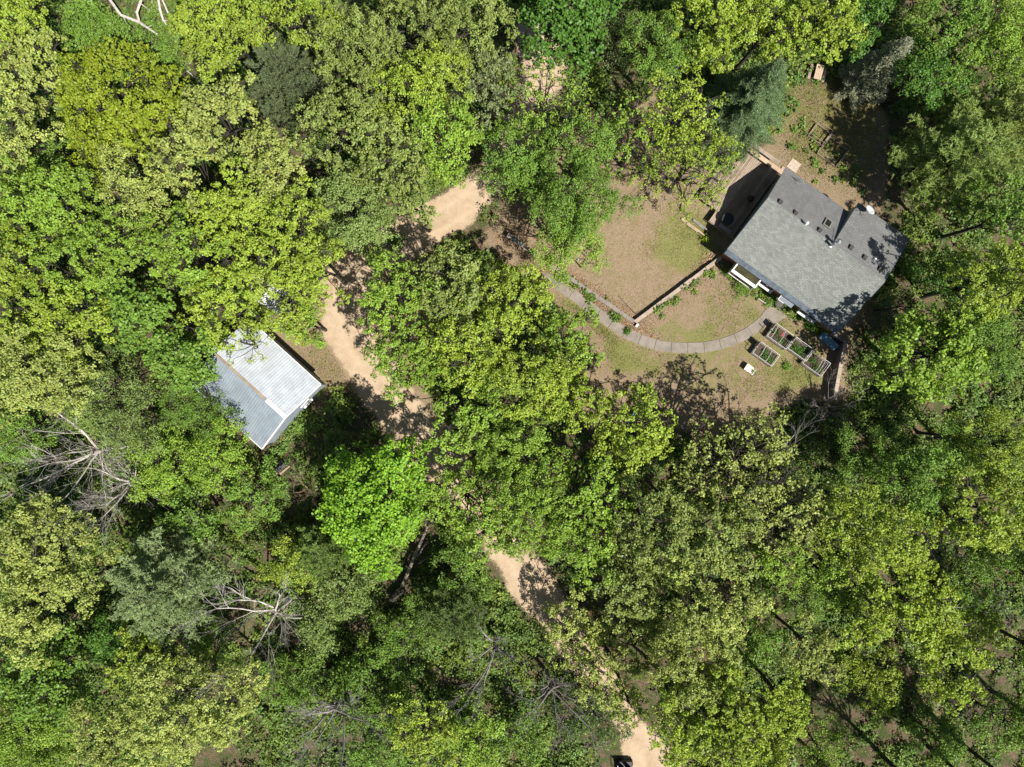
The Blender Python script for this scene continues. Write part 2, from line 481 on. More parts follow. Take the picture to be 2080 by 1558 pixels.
def mat_ground():
    m, nt, bs, out = nodes("ground_soil")
    tc = nt.nodes.new("ShaderNodeTexCoord"); o = tc.outputs["Object"]
    z = N(nt, "ShaderNodeAttribute", attribute_name="zones")
    sp = nt.nodes.new("ShaderNodeSeparateColor"); nt.links.new(z.outputs["Color"], sp.inputs[0])
    sand, grass, open_ = sp.outputs
    n_big = noise(nt, 0.25, 5, 0.65, vec=o); n_mid = noise(nt, 1.3, 6, 0.7, vec=o); n_fine = noise(nt, 9, 5, 0.75, vec=o); n_x = noise(nt, 24, 3, 0.7, vec=o)
    # forest floor: brown leaf litter with pale dry leaves and green moss patches
    fl = mixc(nt, ramp(nt, n_fine, 0.3, 0.7), (0.055, 0.038, 0.025), (0.22, 0.155, 0.105))
    fl = mixc(nt, ramp(nt, n_x, 0.6, 0.78, 0, 0.6), fl, (0.36, 0.25, 0.17))
    fl = mixc(nt, ramp(nt, n_mid, 0.38, 0.6, 0, 0.85), fl, (0.045, 0.08, 0.018))
    # open yard: pinkish dry soil with thatch
    yd = mixc(nt, ramp(nt, n_fine, 0.3, 0.72), (0.195, 0.142, 0.09), (0.345, 0.26, 0.175))
    yd = mixc(nt, ramp(nt, n_mid, 0.42, 0.7, 0, 0.6), yd, (0.175, 0.16, 0.066))
    yd = mixc(nt, ramp(nt, n_x, 0.62, 0.8, 0, 0.55), yd, (0.47, 0.37, 0.27))
    # grass over it
    gr = mixc(nt, ramp(nt, n_fine, 0.28, 0.72), (0.09, 0.112, 0.028), (0.255, 0.25, 0.088))
    gr = mixc(nt, ramp(nt, n_mid, 0.5, 0.72, 0, 0.55), gr, (0.30, 0.24, 0.125))
    # sand: fine, pale, with faint wheel ruts
    sa = mixc(nt, ramp(nt, n_mid, 0.3, 0.7), (0.40, 0.30, 0.20), (0.50, 0.385, 0.265))
    sa = mixc(nt, ramp(nt, n_x, 0.62, 0.8, 0, 0.35), sa, (0.25, 0.17, 0.105))
    sa = mixc(nt, ramp(nt, n_big, 0.5, 0.7, 0, 0.4), sa, (0.31, 0.215, 0.125))
    def edge(f, amt):
        s = math_n(nt, 'ADD', f, math_n(nt, 'MULTIPLY', math_n(nt, 'SUBTRACT', n_fine, 0.5), amt))
        s = math_n(nt, 'ADD', s, math_n(nt, 'MULTIPLY', math_n(nt, 'SUBTRACT', n_mid, 0.5), amt))
        return ramp(nt, s, 0.3, 0.7)
    c = mixc(nt, edge(open_, 1.2), fl, yd)
    n_pat = noise(nt, 0.55, 5, 0.7, vec=o)
    gg = math_n(nt, 'MULTIPLY', edge(grass, 1.6), ramp(nt, n_pat, 0.3, 0.6, 0.8, 1.0))
    c = mixc(nt, gg, c, gr)
    rut = math_n(nt, 'MULTIPLY', z.outputs["Alpha"], ramp(nt, n_mid, 0.25, 0.6, 0.25, 1.0))
    sa = mixc(nt, math_n(nt, 'MULTIPLY', rut, 0.5), sa, (0.55, 0.42, 0.29))
    sa = mixc(nt, math_n(nt, 'MULTIPLY', math_n(nt, 'SUBTRACT', 1.0, z.outputs["Alpha"]), ramp(nt, n_fine, 0.52, 0.72, 0, 0.45)), sa, (0.20, 0.15, 0.085))
    c = mixc(nt, edge(sand, 1.3), c, sa)
    nt.links.new(c, bs.inputs["Base Color"]); bs.inputs["Roughness"].default_value = 0.95
    bs.inputs["Specular IOR Level"].default_value = 0.15
    h = math_n(nt, 'MULTIPLY', n_fine, math_n(nt, 'SUBTRACT', 1.15, sand))
    bump(nt, bs, h, 0.7, 0.09)
    return m
groundM = mat_ground()

def ground_part(name, V, faces, cols):
    used = np.unique(faces); idx = np.full(len(V), -1); idx[used] = np.arange(len(used))
    me = np_mesh(name, V[used], idx[faces], groundM, smooth=True)
    a = me.attributes.new("zones", 'FLOAT_COLOR', 'POINT')
    a.data.foreach_set("color", cols[used].astype(np.float32).ravel())
    return tag(link(name, me), kind="structure")

GV = np.concatenate([GQ, GZ[:, None]], 1)
_cd = line_dist(GQ, resample(DRIVE, 0.5))
rut_ = np.exp(-((_cd - 0.78) / 0.26) ** 2)               # wheel tracks either side of the centre line
GC = np.stack([zs, zg, zo, rut_], 1)
ground_part("ground", GV, GF, GC)
road_face = (zs[GF] > 0.02).all(1)
DV = GV.copy(); DV[:, 2] += 0.006
ground_part("driveway", DV, GF[road_face], GC)

def gz(x, y): return float(ground_z(np.array([[x, y]]))[0])

# concrete path of slabs
pc = resample(PW([(1104, 563), (1149, 588), (1176, 608), (1204, 629), (1257, 668), (1285, 683), (1312, 694), (1345, 703), (1400, 707), (1450, 702), (1500, 686), (1535, 665), (1562, 641)]), 0.25)
tn = np.gradient(pc, axis=0); tn /= np.linalg.norm(tn, axis=1)[:, None]; nr = np.stack([-tn[:, 1], tn[:, 0]], 1)
mb = MB(); hw = 0.48
per = 6; rng = np.random.RandomState(11)
for s in range(0, len(pc) - 1, per):
    e = min(s + per, len(pc) - 1)
    idx = list(range(s, e + 1)); zt = 0.05 + rng.uniform(-0.008, 0.008)
    L = []; R = []
    for q, i in enumerate(idx):
        sh = 0.018 if q == 0 else (-0.018 if q == len(idx) - 1 else 0)
        c = pc[i] + tn[i] * sh
        L.append((*(c + nr[i] * hw), zt)); R.append((*(c - nr[i] * hw), zt))
    mb.slab(R + L[::-1], 0.15)
tag(mb.build("path", concreteM), kind="structure")
mb = MB()
pad = [P(*p) for p in ((1547, 638), (1575, 608), (1597, 622), (1602, 640), (1570, 660))]
mb.slab([(x, y, 0.046) for x, y in pad], 0.14)
tag(mb.build("pavement", concreteM, bevel=0.01), kind="structure")

# ------------------------------------------------------------------ garden walls
def wall_line(name, pts, w, top, bot, mat, label, block=0.9, capm=None, seed=0):
    root = empty(name, (*pts[0], 0)); o3 = np.array([*pts[0], 0])
    rng = np.random.RandomState(seed)
    body = MB(); cap = MB()
    P_ = resample(pts, block)
    for a, b in zip(P_[:-1], P_[1:]):
        d = b - a; L = np.hypot(*d); rz = math.atan2(d[1], d[0]); c = (a + b) / 2 - o3[:2]
        body.box((c[0], c[1], (top + bot) / 2 - 0.035), (L + 0.01, w * 0.86, top - bot - 0.07), rz)
        cap.box((c[0] + rng.uniform(-.008, .008), c[1] + rng.uniform(-.008, .008), top - 0.035 + rng.uniform(-.006, .006)), (L - 0.014, w * rng.uniform(.96, 1.03), 0.075), rz + rng.uniform(-.008, .008))
    body.build("wall_body", mat, root); cap.build("cap_stones", capm or mat, root, bevel=0.012)
    return tag(root, label, "wall")
wall_line("garden_wall", WALL2, 0.36, 0.12, -0.95, wallM, "straight tan capped retaining wall running from the house corner down to the walled yard's point", 1.3, seed=1)
wall_line("garden_wall", PW([(1287, 653), (1116, 537)]), 0.36, 0.10, -0.95, greyWallM, "grey retaining wall beside the concrete path with leaf litter along it", 0.8, seed=2)
wall_line("garden_wall", PW([(1716, 697), (1705, 745), (1693, 812)], 1.0), 0.34, 1.25, -0.4, darkWallM, "tall dark retaining wall past the garden beds, running away from the house", 0.7, capm=wallM, seed=3)
wall_line("garden_wall", PW([(1690, 676), (1718, 694)], 1.0), 0.30, 1.05, -0.4, darkWallM, "short dark wall stub at the house's front right corner", 0.7, seed=4)

# ------------------------------------------------------------------ the house
A = math.radians(-35.6)
HO = P(1477.5, 506.5, 2.7)
house = empty("house", (HO[0], HO[1], 0), A)
tag(house, "grey shingled bungalow with brick front and many roof vents", "house")
ZE, ZR, VR = 2.7, 4.6, 4.88          # front eave height, ridge height, ridge line
W_ = 12.2; UB = 6.78; VB1, ZB1 = 8.82, 2.80; VB2, ZB2 = 9.66, 3.50

w = MB()
w.box((W_ / 2, 0.10, (ZE - 0.12) / 2 - 0.2), (W_ - 0.5, 0.2, ZE - 0.12 + 0.4))
w.build("front_wall", brickM, house)
w = MB()
zb = ZE - 0.1
w.prism([(0.26, 0.21), (0.46, 0.21), (0.46, VB1 - 0.3), (0.26, VB1 - 0.3)], -0.4, zb - 0.1)
w.poly([(0.26, 0.21, zb - 0.1), (0.26, VB1 - 0.3, zb - 0.1), (0.26, VR, ZR - 0.25)])
w.prism([(0.47, VB1 - 0.5), (UB + 0.05, VB1 - 0.5), (UB + 0.05, VB1 - 0.3), (0.47, VB1 - 0.3)], -0.4, zb - 0.05)
w.prism([(UB + 0.06, VR + 0.6), (UB + 0.2, VR + 0.6), (UB + 0.2, VB2 - 0.3), (UB + 0.06, VB2 - 0.3)], -0.4, 3.34)
w.prism([(UB + 0.21, VB2 - 0.5), (W_ - 0.46, VB2 - 0.5), (W_ - 0.46, VB2 - 0.3), (UB + 0.21, VB2 - 0.3)], -0.4, 3.3)
w.prism([(W_ - 0.45, 0.21), (W_ - 0.25, 0.21), (W_ - 0.25, VB2 - 0.3), (W_ - 0.45, VB2 - 0.3)], -0.4, zb - 0.1)
w.poly([(W_ - 0.25, 0.21, zb - 0.1), (W_ - 0.25, VR, ZR - 0.25), (W_ - 0.25, VB2 - 0.3, 3.3), (W_ - 0.25, VB2 - 0.3, zb - 0.1)])
w.build("side_walls", sidingM, house)

roof = MB()
roof.slab([(0, 0, ZE), (W_, 0, ZE), (W_, VR, ZR), (0, VR, ZR)], 0.14, 0)
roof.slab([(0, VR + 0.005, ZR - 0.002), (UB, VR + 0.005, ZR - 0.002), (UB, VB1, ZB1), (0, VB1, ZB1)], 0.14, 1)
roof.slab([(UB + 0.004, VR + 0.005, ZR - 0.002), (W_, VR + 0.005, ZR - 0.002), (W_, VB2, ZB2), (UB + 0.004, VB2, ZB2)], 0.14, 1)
roof.poly([(UB + 0.003, VR + 0.1, ZR - 0.1), (UB + 0.003, VB1, ZB1 - 0.1), (UB + 0.003, VB2 - 0.3, 3.3)], 2)
roof.poly([(UB + 0.003, VR + 0.1, ZR - 0.1), (UB + 0.003, VB2 - 0.3, 3.3), (UB + 0.003, VB2 - 0.3, 3.45)], 2)
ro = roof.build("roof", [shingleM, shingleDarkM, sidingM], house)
rc = MB()
n = 36
for i in range(n):
    u0 = W_ * i / n; u1 = W_ * (i + 1) / n + 0.03
    for sgn, dz in ((-1, -0.39), (1, -0.40)):
        rc.poly([(u0, VR, ZR + 0.03), (u1, VR, ZR + 0.022), (u1, VR + sgn * 0.16, ZR + 0.022 + 0.16 * dz), (u0, VR + sgn * 0.16, ZR + 0.03 + 0.16 * dz)])
rc.build("ridge_cap", shingleM, ro)
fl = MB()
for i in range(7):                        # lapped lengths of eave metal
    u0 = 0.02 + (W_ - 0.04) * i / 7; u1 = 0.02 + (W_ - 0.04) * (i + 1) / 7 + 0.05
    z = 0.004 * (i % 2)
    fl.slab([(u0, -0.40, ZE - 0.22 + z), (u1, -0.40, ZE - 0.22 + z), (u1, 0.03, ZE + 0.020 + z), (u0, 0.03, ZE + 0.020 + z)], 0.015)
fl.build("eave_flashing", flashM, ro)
for x in (-0.016, W_ + 0.016):
    fa = MB()
    v1, z1 = (VB1, ZB1) if x < 0 else (VB2, ZB2)
    for (a, za), (b, zb_) in (((0.0, ZE), (VR, ZR)), ((VR, ZR), (v1, z1))):
        fa.poly([(x, a, za + 0.01), (x, b, zb_ + 0.01), (x, b, zb_ - 0.17), (x, a, za - 0.17)])
        fa.poly([(x - 0.02, a, za + 0.012), (x - 0.02, b, zb_ + 0.012), (x + 0.03, b, zb_ + 0.012), (x + 0.03, a, za + 0.012)])
    fa.build("barge_board", flashM, ro)

def L2(px, py, h):
    x, y = P(px, py, h); dx, dy = x - HO[0], y - HO[1]
    return dx * math.cos(A) + dy * math.sin(A), -dx * math.sin(A) + dy * math.cos(A)
def roof_z(u, v):
    if v <= VR: return ZE + (ZR - ZE) * v / VR
    if u < UB: return ZR + (ZB1 - ZR) * (v - VR) / (VB1 - VR)
    return ZR + (ZB2 - ZR) * (v - VR) / (VB2 - VR)

for px, py in ((1581, 414), (1612, 437), (1660, 473), (1727, 503), (1755, 523), (1786, 547)):
    u, v = L2(px, py, 4.35); z = roof_z(u, v); v = max(v, VR + 0.45)
    z = roof_z(u, v)
    b = MB(); b.box((u, v, z + 0.02), (0.46, 0.46, 0.05)); b.box((u, v - 0.02, z + 0.11), (0.34, 0.36, 0.16), taper=0.86)
    b.build("roof_vent", darkM, house, bevel=0.02)
def pipe(name, px, py, h, r, mat, capr=0.0):
    u, v = L2(px, py, 4.6 + h * 0.3); z = roof_z(u, v)
    b = MB(); b.lathe([(r * 1.7, z - 0.05), (r * 1.6, z + 0.04), (r, z + 0.06), (r, z + h)], (u, v, 0), 12)
    o = b.build(name, mat, house, smooth=False)
    if capr:
        b = MB(); b.lathe([(capr * .55, z + h - 0.05), (capr, z + h), (capr, z + h + 0.07), (capr * 0.4, z + h + 0.16)], (u, v, 0), 14)
        b.build("pipe_cap", mat, o)
pipe("plumbing_vent", 1637, 454, 0.45, 0.11, whiteM, 0.15)
pipe("flue", 1698, 493, 0.95, 0.13, steelM, 0.21)
pipe("flue", 1690, 498, 0.75, 0.09, steelM, 0.15)
pipe("plumbing_vent", 1781, 525, 0.22, 0.07, whiteM)
u, v = L2(1682, 453, 4.0); z = roof_z(u, v)
def tilt(u, v, du, dv, dz, s=0):
    return (u + du, v + dv, roof_z(u + du, v + dv) + dz)
b = MB()
for du, dv, wu, wv in ((0, -0.36, .66, .09), (0, .36, .66, .09), (-.285, 0, .09, .63), (.285, 0, .09, .63)):
    pts = [tilt(u, v, du + a * wu / 2, dv + c * wv / 2, 0.16) for a, c in ((-1, -1), (1, -1), (1, 1), (-1, 1))]
    b.slab(pts, 0.2)
so = b.build("skylight", mat_plain("skylight_frame", (0.24, 0.225, 0.2), 0.5), house)
b = MB(); b.slab([tilt(u, v, a * .24, c * .31, 0.12) for a, c in ((-1, -1), (1, -1), (1, 1), (-1, 1))], 0.05)
b.build("pane", glassM, so)

# dish on the rear right corner
u, v = L2(1753, 436, 3.9); z = roof_z(u, v)
dsh = empty("satellite_dish", (u, v, z)); dsh.parent = house
b = MB(); b.tube([(0, 0, -0.05), (0, 0.05, 0.35), (0.1, 0.45, 0.55)], 0.03, 6); b.tube([(-.25, -.2, 0), (0, 0.03, 0.3)], 0.015, 5); b.tube([(.2, -.22, 0), (0, 0.03, 0.3)], 0.015, 5)
b.build("mount", steelM, dsh)
b = MB(); prof = [(0.02, -0.10), (0.2, -0.085), (0.36, -0.045), (0.47, 0.0), (0.48, 0.012), (0.36, -0.03), (0.2, -0.07), (0.02, -0.085)]
b.lathe(prof, (0, 0, 0), 28, sx=1.0, sy=0.88)
d = b.build("dish", dishM, dsh, smooth=True); d.location = (0.14, 0.52, 0.62); d.rotation_euler = (math.radians(-28), math.radians(10), 0)
b = MB(); b.tube([(0.05, 0.2, 0.5), (-0.12, -0.12, 0.85), (-0.02, 0.1, 1.05)], 0.018, 5); b.box((0.0, 0.12, 1.07), (.09, .14, .09)); b.build("feed_arm", dishM, dsh)

# small antenna at the rear left eave and the yagi by the flue
u, v = L2(1622, 366, 3.2); z = roof_z(u, min(v, VB1 - .1))
an = empty("antenna_mast", (u, v - .1, z)); an.parent = house
b = MB(); b.tube([(0, 0, -.1), (0, 0, 0.9)], 0.025, 6); b.tube([(-.45, .15, 0), (0, 0, .6)], 0.02, 5); b.tube([(.05, -.4, .12), (0, 0, .6)], 0.02, 5); b.tube([(.4, .2, -.05), (0, 0, .6)], 0.02, 5)
b.build("tripod", steelM, an)
u, v = L2(1712, 487, 5.0); z = roof_z(u, v)
an = empty("yagi_antenna", (u, v, z)); an.parent = house
b = MB(); b.tube([(0, 0, -.1), (0, 0, .8)], 0.02, 6); b.tube([(0.0, -.75, .8), (0.0, .75, .8)], 0.016, 5)
b.build("boom", steelM, an)
for k in range(8):
    b = MB(); y = -.7 + k * .2; L_ = .13 + .025 * k; b.tube([(-L_, y, .815), (L_, y, .815)], 0.009, 5); b.build("rod", steelM, an)

# front: garden window, two windows, awning over the door
gw = empty("garden_window", (2.78, -0.02, 0)); gw.parent = house
b = MB(); x0, x1, y0, y1, zt, zf = -1.25, 1.25, -0.02, -1.14, 2.36, 2.05
b.slab([(x0, y1, 1.02), (x1, y1, 1.02), (x1, y0, 1.02), (x0, y0, 1.02)], 0.1)
b.slab([(x0, y1 - .02, zf), (x1, y1 - .02, zf), (x1, y1 + .22, zf + .08), (x0, y1 + .22, zf + .08)], 0.09)
for x in (x0, x1):
    b.slab([(x - .05, y1, zf + .012), (x + .07, y1, zf + .012), (x + .07, y0, zt + .012), (x - .05, y0, zt + .012)], 0.09)
    b.box((x, y1 + .03, (1.0 + zf) / 2 - .03), (.09, .08, zf - 1.03))
    b.slab([(x - .03 if x < 0 else x - .04, y1, 1.35), (x + .04, y1, 1.35), (x + .04, y0, 1.35), (x - .03 if x < 0 else x - .04, y0, 1.35)], .3)
b.build("frame", whiteM, gw)
b = MB(); b.slab([(x0 + .075, y1 + .23, zf + .07), (x1 - .055, y1 + .23, zf + .07), (x1 - .055, y0 - .01, zt - .03), (x0 + .075, y0 - .01, zt - .03)], .02)
b.build("glass_roof", oliveGlassM, gw)
b = MB(); b.box((0, y1 + .05, 1.5), (x1 - x0 - .12, .015, .84)); b.build("pane", glassM, gw)
for uc, wd in ((5.0, 1.45), (9.55, 1.75)):
    wn_ = empty("window", (uc, -0.005, 0)); wn_.parent = house
    b = MB(); b.box((0, -.03, 1.5), (wd, .05, 1.2)); b.build("pane", glassM, wn_)
    b = MB()
    for x in (-wd / 2, 0, wd / 2): b.box((x, -.045, 1.5), (.07, .07, 1.3))
    b.box((0, -.047, 2.14), (wd + .1, .075, .08)); b.build("frame", whiteM, wn_)
    b = MB(); b.slab([(-wd / 2 - .05, -.36, .86), (wd / 2 + .05, -.36, .86), (wd / 2 + .05, -.10, .92), (-wd / 2 - .05, -.10, .92)], .14)
    b.build("sill", whiteM, wn_)
dr = empty("door", (7.05, 0, 0)); dr.parent = house
b = MB(); b.box((0, -.03, 1.0), (.92, .06, 2.0)); b.build("door_leaf", mat_plain("dark_door", (.05, .04, .035), .5), dr)
b = MB(); b.slab([(-.68, -.72, 2.0), (.68, -.72, 2.0), (.68, -.01, 2.28), (-.68, -.01, 2.28)], .04); b.build("awning", mat_plain("awning_metal", (.17, .20, .235), .5), dr)
b = MB(); b.slab([(-.74, -.74, 2.015), (-.685, -.74, 2.015), (-.685, -.01, 2.305), (-.74, -.01, 2.305)], .16); b.slab([(-.68, -.77, 2.0), (-.1, -.77, 2.0), (-.1, -.725, 2.005), (-.68, -.725, 2.005)], .12); b.build("awning_side", whiteM, dr)

# ------------------------------------------------------------------ timber deck left of the house
def HL(u, v, z=0.0):
    return (HO[0] + u * math.cos(A) - v * math.sin(A), HO[1] + u * math.sin(A) + v * math.cos(A), z)
deck = empty("timber_deck", HL(0, 0), A); tag(deck, "weathered timber deck along the house's shaded end wall", "deck")
DZ = 0.45; rng = np.random.RandomState(5)
b = MB()
deckTones = [timberYM, mat_wood("deck_boards_pale", (0.30, 0.23, 0.17), (0.47, 0.37, 0.28), axis=1), mat_wood("deck_boards_dark", (0.13, 0.10, 0.08), (0.24, 0.185, 0.14), axis=1)]
nb = 30
for k in range(nb):
    x0 = -4.55 + k * 0.153
    y0 = 3.05 if x0 < -2.6 else 1.9
    b.box((x0 + .07, (y0 + 9.15) / 2 + rng.uniform(-.02, .02), DZ - .02 + rng.uniform(-.004, .004)), (.132, 9.15 - y0, .04), 0, (0, 1, 0, 1, 2, 1, 0)[rng.randint(7)])
b.build("deck_boards", deckTones, deck)
b = MB(); b.box((-2.26, 9.17, DZ - .16), (4.6, .05, .26)); b.box((-4.6, 6.1, DZ - .16), (.05, 6.1, .26)); b.box((-1.0, 1.86, DZ - .16), (3.2, .05, .26))
for x in (-4.4, -2.4, -.4):
    for y in (3.3, 6.2, 9.0): b.box((x, y, .1), (.12, .12, .6))
b.build("deck_frame", timberM, deck)
b = MB(); b.slab([(-1.0, 9.22, .26), (.55, 9.22, .26), (.55, 9.62, .26), (-1.0, 9.62, .26)], .3); b.slab([(.05, 9.66, .12), (.9, 9.66, .12), (.9, 10.0, .12), (.05, 10.0, .12)], .2)
b.build("steps", paleWoodM, deck)
bn = empty("bench", HL(-2.55, 9.10, DZ), A); tag(bn, "long pale timber bench on the sunlit deck edge", "bench")
b = MB(); b.box((0.0, 0, .44), (3.3, .42, .05)); b.build("seat", paleWoodM, bn, bevel=.01)
b = MB(); b.box((0.35, .47, .62), (3.3, .38, .045)); b.box((-.6, .28, .55), (.6, .06, .04)); b.build("backrest", timberM, bn, bevel=.01)
for x in (-1.45, 0, 1.45):
    b = MB(); b.box((x, 0, .21), (.09, .36, .415)); b.build("leg", timberM, bn)
pd = MB(); pd.slab([HL(a, c, .05) for a, c in ((.35, 10.2), (1.35, 10.2), (1.35, 11.15), (.35, 11.15))], .12)
tag(pd.build("stepping_slab", stoneM, bevel=.015), "square tan stone slab on the grass beside the deck steps", "paving slab")
gr = empty("kettle_grill", HL(-.75, 5.4, DZ)); tag(gr, "round black kettle grill shaded against the house end wall", "grill")
b = MB(); b.lathe([(.05, .55), (.24, .62), (.32, .78), (.31, .84)], sides=20); b.build("bowl", blackM, gr, smooth=True)
b = MB(); b.lathe([(.315, .845), (.28, .98), (.15, 1.07), (.03, 1.1)], sides=20); b.build("lid", blackM, gr, smooth=True)
for k in range(3):
    a = k * 2.1; b = MB(); b.tube([(.15 * math.cos(a), .15 * math.sin(a), .6), (.32 * math.cos(a), .32 * math.sin(a), 0)], .014, 5); b.build("leg", blackM, gr)
tb = empty("round_table", HL(-1.35, 2.75, DZ)); tag(tb, "dark round patio table in the deck's deep shade", "table")
b = MB(); b.lathe([(.55, .69), (.56, .72), (.54, .735)], sides=24); b.build("tabletop", blackM, tb)
b = MB(); b.tube([(0, 0, .7), (0, 0, .05)], .04, 8); b.lathe([(.3, 0), (.28, .04)], sides=16); b.build("pedestal", blackM, tb)
bb = empty("bench", HL(-1.0, 2.02, DZ), A); tag(bb, "low grey plank bench in the shaded deck corner", "bench")
b = MB(); b.box((0, 0, .42), (1.3, .36, .05)); b.build("seat", greywoodM, bb)
for x in (-.5, .5):
    b = MB(); b.box((x, 0, .2), (.08, .3, .39)); b.build("leg", greywoodM, bb)

# ------------------------------------------------------------------ metal roofed shed
E_ = np.array(P(651, 781, 2.8)); S_ = np.array(P(532, 912, 2.8))
pdir = (S_ - E_) / np.linalg.norm(S_ - E_); SW_ = np.linalg.norm(S_ - E_)
qd = np.array([pdir[1], -pdir[0]]);  qd = qd if qd[0] < 0 else -qd
SA = math.atan2(qd[1], qd[0])
shed = empty("shed", (E_[0], E_[1], 0), SA); tag(shed, "shed with ribbed metal roof split by an open wooden ridge", "shed")
# local x runs along the ridge away from the front gable, local y across (sign worked out here)
sg = 1.0 if (-math.sin(SA) * pdir[0] + math.cos(SA) * pdir[1]) > 0 else -1.0
LS = 8.5; ZS, ZT = 2.75, 4.35
def sp_(x, y, z): return (x, sg * y, z)
def shed_side(name, ya, za, yb, zb, mat):
    b = MB(); nrib = int(LS / 0.23)
    for k in range(nrib):
        x0 = LS * k / nrib; x1 = LS * (k + 1) / nrib; r = .05
        prof = [(x0, 0), (x0 + r * .4, .028), (x0 + r * 1.1, .028), (x0 + r * 1.5, 0), (x1, 0)]
        for (xa, ha), (xb, hb) in zip(prof[:-1], prof[1:]):
            pts = [sp_(xa, ya, za + ha), sp_(xb, ya, za + hb), sp_(xb, yb, zb + hb), sp_(xa, yb, zb + ha)]
            b.poly(pts if sg * (yb - ya) > 0 else pts[::-1])
    b.slab([sp_(0, ya, za - .012), sp_(LS, ya, za - .012), sp_(LS, yb, zb - .012), sp_(0, yb, zb - .012)], .06)
    return b.build(name, mat, shed)
half = SW_ / 2; gap = .125
zg_ = ZT - (ZT - ZS) * gap / half
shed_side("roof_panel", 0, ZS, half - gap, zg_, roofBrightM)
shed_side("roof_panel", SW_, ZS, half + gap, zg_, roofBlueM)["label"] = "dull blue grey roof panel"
b = MB(); b.box(sp_(LS / 2 + 1.1, half, zg_ - .06), (LS - 2.3, 2 * gap - .01, .07)); b.box(sp_(LS / 2 + 1.1, half - .06, zg_ + .005), (LS - 2.3, .05, .06)); b.box(sp_(LS / 2 + 1.1, half + .09, zg_ + .0), (LS - 2.3, .07, .05))
b.build("ridge_board", ridgeWoodM, shed)
b = MB()
for s in (-1, 1):
    y1 = half + s * (gap + .06)
    b.slab([sp_(-.03, half, ZT + .04), sp_(2.25, half, ZT + .04), sp_(2.25, y1, ZT - .05), sp_(-.03, y1, ZT - .05)], .03)
b.build("ridge_cap", whiteM, shed)
b = MB()
for ya, za, yb, zb in ((0, ZS, half, ZT), (SW_, ZS, half, ZT)):
    b.slab([sp_(-.05, ya, za + .035), sp_(.06, ya, za + .035), sp_(.06, yb, zb + .035), sp_(-.05, yb, zb + .035)], .2)
b.box(sp_(LS / 2, -.03, ZS - .06), (LS, .06, .14)); b.box(sp_(LS / 2, SW_ + .03, ZS - .06), (LS, .06, .14))
b.build("trim", whiteM, shed)
b = MB(); i_ = .18
for x in (.16, LS - .2):
    b.prism([(x, sg * i_), (x + .1, sg * i_), (x + .1, sg * (SW_ - i_)), (x, sg * (SW_ - i_))][::int(sg)], -.3, ZS - .05)
    b.poly([sp_(x, i_, ZS - .05), sp_(x, SW_ - i_, ZS - .05), sp_(x, half, ZT - .12)])
for y in (i_ + .05, SW_ - i_ - .05):
    b.box(sp_(LS / 2, y, (ZS - .35) / 2), (LS - .5, .1, ZS - .05 + .3))
b.build("wall", shedWallM, shed)
wn2 = empty("window", sp_(.14, 2.35, 0)); wn2.parent = shed
b = MB(); b.box((0, 0, 1.35), (.03, .9, .8)); b.build("pane", glassM, wn2)
b = MB(); b.box((-.09, 0, .92), (.26, 1.1, .07)); b.box((-.03, 0, 1.8), (.08, 1.1, .08)); b.box((-.03, .5, 1.35), (.07, .07, .86)); b.box((-.03, -.5, 1.35), (.07, .07, .86)); b.build("frame", whiteM, wn2)
# ------------------------------------------------------------------ vegetation builders
def unit(v): return v / (np.linalg.norm(v, axis=-1, keepdims=True) + 1e-9)

def leaf_quads(base, nrm, rng, size, wid=0.6, axmix=0.45, fold=0.10):
    """one folded four-cornered leaf per row of base, facing roughly nrm"""
    n = len(base)
    r = unit(rng.randn(n, 3))
    ax = unit(np.cross(nrm, r)); ax = unit(ax + nrm * rng.uniform(-0.15, axmix * 2, (n, 1)))
    sd = unit(np.cross(ax, nrm + 0.25 * r)); nn = np.cross(sd, ax)
    L = (size * rng.uniform(0.7, 1.25, n))[:, None]; W = L * wid * 0.5
    f = nn * L * fold
    V = np.stack([base, base + ax * L * .5 + sd * W + f, base + ax * L, base + ax * L * .5 - sd * W + f], 1)
    return V.reshape(-1, 3)

def quads(n): return np.arange(n * 4).reshape(n, 4)

def tubes_np(paths, sides):
    """list of (points array, radii) -> verts, quad faces"""
    VV = []; FF = []; b = 0
    ang = np.arange(sides) * 2 * np.pi / sides; ca, sa = np.cos(ang), np.sin(ang)
    for pts, rad in paths:
        n = len(pts)
        d = np.gradient(pts, axis=0); d = unit(d)
        a = np.where(np.abs(d[:, 2:3]) < .9, np.array([[0, 0, 1.0]]), np.array([[1.0, 0, 0]]))
        u = unit(np.cross(d, a)); w = np.cross(d, u)
        ring = pts[:, None, :] + np.asarray(rad)[:, None, None] * (u[:, None, :] * ca[None, :, None] + w[:, None, :] * sa[None, :, None])
        VV.append(ring.reshape(-1, 3))
        i = np.arange(n - 1)[:, None] * sides; k = np.arange(sides)[None, :]; k2 = (k + 1) % sides
        FF.append(np.stack([i + k, i + k2, i + sides + k2, i + sides + k], -1).reshape(-1, 4) + b)
        b += n * sides
    return np.concatenate(VV), np.concatenate(FF)

def bent(a, b, rng, n, amp, sag=0.0):
    t = np.linspace(0, 1, n)[:, None]
    p = a + (b - a) * t
    L = np.linalg.norm(b - a)
    p = p + np.sin(t * np.pi) * rng.randn(3) * amp * L * .5 + np.sin(t * 2 * np.pi) * rng.randn(3) * amp * L * .25
    p[:, 2] += (np.sin(t * np.pi) * sag * L)[:, 0]
    return p

